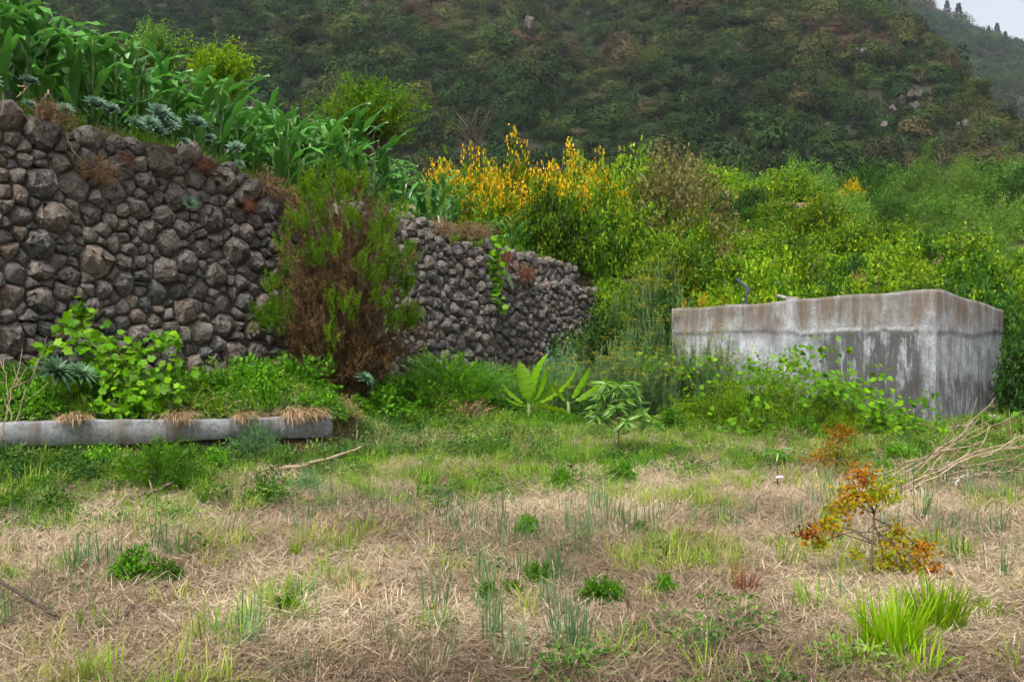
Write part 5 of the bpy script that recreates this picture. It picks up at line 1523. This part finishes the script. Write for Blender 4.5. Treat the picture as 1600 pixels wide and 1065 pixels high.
# ------------------------------------------------------------------ single weeds, herbs and clumps
def at_px(key, name, px, py, Y, sc, label, cat, group=None, rename=None):
    """stand a plant at the terrain point seen at column px, depth Y"""
    return put(key, name, P(px, py, Y)[0], Y, sc, label, cat, group, rename=rename)
# above the kerb
for i, (px, Y, sc, key) in enumerate([(30, 12.3, 1.0, ('weed', 0)), (75, 12.7, 1.15, ('weed', 0)), (120, 12.6, 1.0, ('fern', 0)), (20, 12.7, 1.1, ('fern', 0)), (165, 12.9, .9, ('weed', 0)), (-30, 12.3, 1.2, ('weed', 0)), (140, 12.2, .7, ('weed', 0))]):
    at_px(key, 'weed', px, 0, Y, sc, 'bushy weed between the tall wall and the kerb behind the grapevine', 'weed', 'weeds behind the kerb')
for i, (px, Y, sc, key) in enumerate([(325, 13.4, .8, ('herb', 0)), (360, 13.9, .9, ('weed', 0)), (395, 14.0, .9, ('herb', 1)), (430, 14.4, .8, ('weed', 0)), (465, 14.8, .9, ('herb', 2)), (345, 12.9, .6, ('weed', 0)), (415, 13.3, .6, ('herb', 1)), (300, 12.7, .6, ('weed', 0))]):
    at_px(key, 'weed', px, 0, Y, sc * 1.4, 'leafy weed on the bank between the grapevine and the heather', 'weed', 'weeds by the heather')
for px, Y, sc, key, lab in [(505, 13.3, .75, ('herb', 0), 'leafy weed burying the right end of the kerb'), (530, 13.5, .8, ('dry', 0), 'dry grass clump at the right end of the kerb'), (480, 12.6, .6, ('dry', 0), 'dry tuft in front of the kerb end'), (445, 12.4, .5, ('herb', 2), 'small leafy weed in front of the kerb near its end'),
                            (290, 11.6, .65, ('weed', 0), 'weed leaning over the middle of the kerb'), (60, 12.0, .9, ('herb', 1), 'tall leafy weed left of the grapevine'), (15, 12.0, 1.0, ('herb', 0), 'leafy weed behind the pale dry stalks'), (120, 12.9, 1.1, ('herb', 2), 'leafy weed climbing the wall behind the grapevine')]:
    at_px(key, 'weed', px, 0, Y, sc, lab, 'weed')
# foot of the middle wall
for px, Y, sc, key, lab in [(705, 18.6, 1.15, ('fern', 0), 'rounded feathery green bush at the foot of the middle wall'), (745, 18.4, 1.0, ('fern', 0), 'lower feathery bush beside the rounded one at the middle wall'), (640, 17.2, .9, ('herb', 0), 'dark green herb clump right of the heather foot'),
                            (600, 16.5, .7, ('herb', 1), 'small herb clump under the right side of the heather'), (680, 17.4, .8, ('weed', 0), 'scrubby weed in front of the feathery bushes'), (770, 18.8, .9, ('fern', 1), 'fine leaved green plant behind the banana'),
                            (725, 17.3, .75, ('dry', 0), 'brown dry grass clump left of the banana'), (810, 19.3, .9, ('herb', 2), 'yellow green herb against the wall behind the banana'), (880, 20.5, 1.2, ('fern', 1), 'soft fennel bush at the foot of the end wall'),
                            (850, 18.6, .8, ('weed', 0), 'weed with yellowing leaves right of the banana'), (560, 15.6, .7, ('herb', 2), 'herb clump below the heather trunk'), (520, 15.0, .6, ('weed', 0), 'low weed at the right end of the kerb'),
                            (935, 17.6, .9, ('laurel', 0), 'dark leafy plant between banana and leafy seedling')]:
    at_px(key, 'weed', px, 0, Y, sc * 1.5 if key[0] != 'laurel' else .45, lab, 'weed')
for i, (px, Y, sc) in enumerate([(812, 17.1, .55), (845, 17.0, .6), (868, 16.9, .6), (900, 16.9, .55), (790, 17.3, .6)]):
    at_px(('herb', i % 3), 'weed', px, 0, Y, sc, 'low leafy weed round the foot of the banana plants', 'weed', 'weeds round the bananas')
# vegetation in front of the tank
for i, (px, Y, sc, key) in enumerate([(1060, 17.2, 1.0, ('weed', 0)), (1100, 17.0, 1.0, ('herb', 0)), (1140, 16.8, 1.1, ('weed', 0)), (1180, 16.6, 1.2, ('herb', 1)), (1225, 16.5, 1.1, ('weed', 0)), (1270, 16.4, 1.0, ('herb', 2)), (1310, 16.2, 1.0, ('weed', 0)),
                                      (1350, 16.1, .85, ('herb', 0)), (1385, 16.2, .8, ('herb', 1)), (1050, 16.0, .8, ('herb', 2)), (1200, 15.4, .8, ('weed', 0)), (1250, 15.0, .8, ('herb', 1)), (1300, 15.2, .8, ('weed', 0)), (1110, 15.6, .7, ('weed', 0)), (1410, 16.4, .6, ('herb', 2)),
                                      (1155, 17.6, 1.3, ('weed', 0)), (1205, 17.6, 1.2, ('herb', 0)), (1250, 17.2, 1.2, ('weed', 0))]):
    at_px(key, 'weed', px, 0, Y, sc, 'tall tangled weed growing in front of the tank', 'weed', 'weeds in front of the tank')
for i, (px, Y, sc) in enumerate([(1470, 15.8, .5), (1500, 16.2, .5), (1535, 16.4, .6), (1440, 13.6, .55), (1480, 12.6, .5), (1400, 12.4, .5), (1560, 13.8, .6), (1590, 15.6, .7), (1380, 11.4, .4)]):
    at_px([('weed', 0), ('dry', 0), ('herb', 0)][i % 3], 'weed', px, 0, Y, sc, 'low weed on the rough ground by the foot of the tank corner', 'weed', 'weeds by the tank corner')
for i, (px, py, Y) in enumerate([(1150, 585, 16.6), (1195, 575, 16.8), (1240, 572, 16.6), (1290, 590, 16.2), (1120, 600, 16.4), (1330, 605, 15.9), (1375, 632, 15.8), (1180, 625, 15.5), (1250, 618, 15.3), (1310, 640, 15.1), (1075, 610, 16.6), (1415, 655, 15.9)]):
    put_px(('lime', 0), 'leafy_bush', px, py, Y, 1.3, 'yellow green leafy bush tangled with vines in front of the tank', 'shrub', 'leafy bushes in front of the tank', width=.42)
# below the kerb
for px, py, sc, key, lab in [(255, 765, 1.05, ('fern', 0), 'feathery fennel seedling in front of the kerb'), (275, 770, .5, ('herb', 0), 'leafy herb at the foot of the feathery seedling'), (398, 722, .8, ('fern', 1), 'blue green feathery tuft by the right part of the kerb'),
                             (200, 748, .5, ('herb', 1), 'green herb patch under the kerb'), (55, 770, .45, ('herb', 2), 'leafy herb by the grey stones left of the kerb foot'), (20, 800, .4, ('herb', 0), 'leafy herb at the field edge below the kerb'),
                             (420, 785, .5, ('herb', 1), 'low herb beside the dark twig'), (480, 770, .4, ('fern', 1), 'small blue green tuft near the long stick'), (160, 738, .7, ('herb', 0), 'scrubby weed leaning on the kerb'),
                             (335, 738, .6, ('herb', 2), 'weedy tuft below the middle of the kerb'), (560, 730, .4, ('herb', 2), 'low herb by the end of the long stick')]:
    x, y = G(px, py); put(key, 'weed', x, y, sc, lab, 'weed')
# in the straw
for px, py, sc, lab in [(205, 915, .30, 'bright green herb clump in the straw left of the field'), (262, 915, .2, 'low herb trailing from the bright clump'), (828, 838, .24, 'rounded green herb in the middle of the straw'), (842, 922, .2, 'small herb behind the twin herbs'),
                        (760, 945, .16, 'left one of the twin small herbs'), (800, 942, .15, 'right one of the twin small herbs'), (930, 950, .22, 'herb beside the dark stump'), (960, 948, .18, 'herb right of the dark stump'), (450, 965, .15, 'tiny herb in the blue grass'),
                        (1040, 935, .16, 'tiny herb near the bent straw'), (1000, 838, .16, 'little herb near the second stump'), (975, 755, .3, 'herb clump at the edge of the straw below the leafy seedling'), (880, 762, .25, 'dark herb at the field edge')]:
    x, y = G(px, py); put(('herb', int(px) % 3), 'small_herb', x, y, (sc * 1.2, sc * 1.2, sc * 1.6), lab, 'herb', sink=0)

def grass_clump(px, py, H, rad, n, w, mat, label, spread=.45, bend=1.0, seed=1):
    x, y = G(px, py); r = np.random.default_rng(seed + int(px)); mb = MB()
    a = r.uniform(0, 6.28, n); q = rad * r.uniform(0, 1, n) ** .5
    b = np.stack([q * np.cos(a), q * np.sin(a), np.full(n, -.02)], -1)
    mb.blades(b, a + r.normal(0, .5, n), H * r.uniform(.55, 1.1, n), w * r.uniform(.7, 1.3, n), np.abs(r.normal(.12, spread * .5, n)), np.abs(r.normal(0, bend * .6, n)), 5, np.clip(r.normal(.5, .22, n), 0, 1), twist=a + 1.57 + r.normal(0, .5, n))
    o = bpy.data.objects.new('grass_clump', mb.mesh('grass_clump', mat)); link(o); o.location = (x, y, float(height(np.array(x), np.array(y))))
    return tag(o, label, 'grass')
grass_clump(1395, 1022, .36, .13, 210, .011, M_LIMEGRASS, 'large vivid lime green grass clump near the slender sapling')
grass_clump(1465, 985, .34, .12, 190, .010, M_LIMEGRASS, 'vivid green grass clump behind the largest one')
grass_clump(1440, 1050, .22, .12, 70, .010, M_LIMEGRASS, 'low yellow green grass at the foot of the largest clump', spread=1.0)
grass_clump(1350, 1045, .26, .06, 26, .010, M_LIMEGRASS, 'few arching lime blades beside the largest clump', spread=1.2)
grass_clump(462, 872, .16, .035, 60, .008, M_LIMEGRASS, 'small upright lime green tuft in the straw', spread=.2, bend=.3)
grass_clump(500, 885, .12, .03, 30, .007, M_LIMEGRASS, 'shorter lime tuft next to the small upright one', spread=.2, bend=.3)
grass_clump(975, 875, .11, .03, 34, .007, M_LIMEGRASS, 'tiny yellow green tuft near the centre of the straw', spread=.2, bend=.3)
grass_clump(1545, 965, .18, .10, 60, .008, M_LIMEGRASS, 'sparse lime grass right of the large clumps')
grass_clump(1585, 790, .22, .2, 120, .008, M_LIMEGRASS, 'green grass patch beyond the cut branches')
grass_clump(1000, 735, .26, .15, 110, .007, M_HERB, 'green grass tuft beside the leafy seedling')
grass_clump(470, 940, .22, .06, 46, .007, M_FENNEL, 'blue green grass tuft with dry base')
grass_clump(555, 945, .22, .08, 60, .006, M_STRAW, 'dry yellowed grass tuft beside the blue green one')
grass_clump(370, 1020, .24, .09, 60, .008, M_FENNEL, 'spreading blue green tuft low in the straw', spread=.8)
grass_clump(690, 985, .16, .05, 40, .007, M_FENNEL, 'short blue green tuft beside the twin herbs')
grass_clump(1165, 935, .26, .06, 60, .005, M_REDDRY, 'orange dry grass tuft standing in the straw', spread=.4)
grass_clump(1240, 690, .3, .2, 120, .006, M_STRAW, 'bent dry grass hanging below the vines', spread=.9)
# dry grass hanging over the kerb
for u, sc in [(1.95, 1.0), (2.75, .8), (3.35, 1.1), (3.6, .9), (.75, .7)]:
    q = KA + KU * u; n = 190; r = np.random.default_rng(int(u * 100)); mb = MB()
    b = np.stack([r.normal(0, .085, n), r.uniform(-.02, .10, n), np.full(n, .02)], -1)
    mb.blades(b, r.normal(-1.57, .45, n), r.uniform(.2, .45, n) * sc, .008, r.uniform(.5, 1.0, n), r.uniform(1.2, 2.0, n), 5, np.clip(r.normal(.4, .25, n), 0, 1))
    o = bpy.data.objects.new('dry_grass', mb.mesh('dry_grass', M_STRAW)); link(o); o.location = (q[0], q[1], kerb_prof(u)[0] - .01); o.rotation_euler = (0, 0, math.atan2(KU[1], KU[0]))
    tag(o, 'dry straw coloured grass hanging down over the kerb', 'dry grass', 'dry grass over the kerb')

# ------------------------------------------------------------------ sticks, stalks, stumps, rod
def stick(name, pts, r0, r1, mat, label, cat, group=None, wob=.012, sides=6, twigs=0, seed=0):
    r = np.random.default_rng(seed + int(1000 * abs(pts[0][0])))
    p = np.array(pts, float); o3 = p[0].copy(); p = p - o3
    kk = np.linspace(0, len(p) - 1, 12); q = np.stack([np.interp(kk, np.arange(len(p)), p[:, c]) for c in range(3)], -1)
    q[1:-1] += r.normal(0, wob, (10, 3))
    mb = MB(); mb.tubes(q[None], np.linspace(r0, r1, 12), sides)
    for _ in range(twigs):
        i = r.integers(3, 11); d = nrm(q[-1] - q[0] + r.normal(0, .35, 3) * np.linalg.norm(q[-1])) * r.uniform(.15, .45)
        mb.tubes(np.stack([q[i], q[i] + d * .5 + r.normal(0, .02, 3), q[i] + d])[None], [r1 * 1.2, r1, r1 * .5], 4)
    o = bpy.data.objects.new(name, mb.mesh(name, mat, True)); link(o); o.location = o3
    return tag(o, label, cat, group)
def gp(px, py, lift=.02):
    x, y = G(px, py); return np.array([x, y, float(height(np.array(x), np.array(y))) + lift])
stick('metal_rod', [gp(92, 980, .05), gp(92, 980, .05) + np.array([-.66, .30, .24])], .0095, .0095, M_RUST, 'dark thin rusty rod leaning in the straw', 'rod', wob=.001)
stick('fallen_branch', [gp(430, 742, .06), gp(500, 735, .12), gp(580, 712, .14)], .028, .016, M_TWIG, 'long grey brown stick lying in the weeds below the heather', 'branch')
stick('fallen_branch', [gp(195, 790, .05), gp(235, 784, .08), gp(268, 776, .1)], .026, .016, M_BARK, 'short brown branch on bare soil below the kerb', 'branch')
stick('fallen_branch', [gp(365, 800), gp(375, 782, .08), gp(388, 765, .14)], .014, .006, M_BARK, 'dark bent twig sticking up at the field edge', 'branch')
stick('fallen_branch', [gp(650, 705), gp(690, 700, .03), gp(720, 690, .03)], .014, .008, M_TWIG, 'pale stick in the grass left of the sparse seedling', 'branch')
stick('fallen_branch', [gp(1415, 672, .05), gp(1470, 676, .06), gp(1530, 668, .08)], .035, .02, M_GREYWOOD, 'grey log lying along the foot of the tank corner', 'branch')
stick('fallen_branch', [gp(1545, 655, .05), gp(1560, 662, .1)], .05, .04, M_GREYWOOD, 'short pale log end right of the tank corner', 'branch')
stick('white_stick', [gp(1490, 770, .02), gp(1502, 758, .06), gp(1513, 752, .09)], .016, .010, M_WHITE, 'white broken plastic strip among the cut branches', 'strip')
stick('fallen_leaf_base', [gp(872, 665, .0), gp(878, 660, .1), gp(890, 650, .14)], .05, .02, M_GREYWOOD, 'pale dead leaf sheath on the ground beside the banana', 'leaf', wob=.004)
cbr = np.random.default_rng(8)
for i in range(16):
    b = gp(1395 + cbr.normal(0, 22), 765 + cbr.normal(0, 8), .03)
    e = P(1560 + cbr.normal(30, 40), 700 + cbr.normal(0, 32), 11.2 + cbr.normal(0, .7)); e[2] = max(e[2], .08)
    stick('cut_branch', [b, .5 * (b + e) + np.array([0, 0, .05]), e], .011, .004, M_TWIG, 'thin dry cut branch in the fan shaped heap in front of the tank', 'branch', 'cut branches in front of the tank', twigs=6, seed=i, wob=.015, sides=5)
for i, (px, py, px2, py2) in enumerate([(0, 690, 35, 545), (10, 690, 60, 560), (25, 700, 5, 560), (0, 720, 75, 640), (40, 680, 28, 590), (5, 680, -20, 540), (60, 660, 88, 590)]):
    Y = 11.2 + .15 * i; a = P(px, py, Y); a[2] = max(a[2], .05); e = P(px2, py2, Y + .2)
    stick('dry_stalk', [a, .5 * (a + e), e], .009, .004, M_TWIG, 'tall pale dry stalk rising from the left end of the kerb', 'stalk', 'dry stalks by the kerb', twigs=3, seed=i)
for px, py, h, lab in [(842, 880, .09, 'short dark stump in the straw below the rounded herb'), (980, 965, .12, 'thin dark stump between the herbs'), (1057, 895, .10, 'dark stump in the straw right of the centre'), (785, 805, .15, 'thin dark stem standing beside the blue grass'), (1192, 795, .05, 'tiny brown stump near the tagged seedling')]:
    h *= 1.7; b = gp(px, py, -.02); stick('stump', [b, b + np.array([.005, 0, h * .5]), b + np.array([-.004, 0, h])], .013, .008, M_BARK, lab, 'stump', wob=.002)
cl_m = [rock_mesh(900 + i, 18, 1., M_EARTH, 'clod', (1, .8, .5), .08) for i in range(3)]
for px, py, sz, lab, mt in [(45, 778, .10, 'dark earth clod at the field edge', 0), (75, 775, .12, 'larger dark earth clod beside the small one', 1), (210, 768, .09, 'dark clod on the bare soil below the kerb', 2)]:
    p = gp(px, py, .02); o = bpy.data.objects.new('earth_clod', cl_m[mt]); link(o); o.location = p; o.scale = (sz,) * 3; tag(o, lab, 'clod')
for px, py, sz, lab in [(35, 748, .16, 'grey stone lying below the left part of the kerb'), (20, 752, .12, 'smaller grey stone beside the first one below the kerb'), (370, 712, .10, 'dark stone under the right part of the kerb')]:
    p = gp(px, py, .04); o = bpy.data.objects.new('field_stone', kst[int(sz * 100) % 6]); link(o); o.location = p; o.scale = (sz,) * 3; tag(o, lab, 'stone')
# pipe behind the tank rim
stick('water_pipe', [P(1164, 480, 20.6), P(1166, 466, 20.6), P(1168, 450, 20.7), P(1150, 436, 21.4)], .04, .035, rough_mat('blue grey pipe', [(.03, .04, .055), (.055, .07, .09)], 5, .1, rough=.5), 'blue grey water pipe rising behind the tank rim', 'pipe', wob=.003, sides=8)
stick('fallen_branch', [P(1215, 462, 21.0), P(1230, 466, 20.4), P(1245, 466, 19.9)], .04, .03, M_GREYWOOD, 'grey branch resting on the tank rim', 'branch', wob=.003)

# ------------------------------------------------------------------ haze
hz = bpy.data.meshes.new('haze'); bm = bmesh.new(); bmesh.ops.create_cube(bm, size=1.0); bm.to_mesh(hz); bm.free()
ho = bpy.data.objects.new('haze', hz); link(ho)
ho.scale = (4400, 2900, 391.2); ho.location = (0, 650, 194.4)
m, N, L = new_mat('haze')
pv = N.new('ShaderNodeVolumePrincipled'); pv.inputs['Density'].default_value = .0002; pv.inputs['Color'].default_value = (.80, .88, 1, 1); pv.inputs['Anisotropy'].default_value = .2
L.new(pv.outputs[0], N.new('ShaderNodeOutputMaterial').inputs['Volume'])
hz.materials.append(m)
tag(ho, 'thin pale haze in the air over the valley', 'haze', kind='stuff')
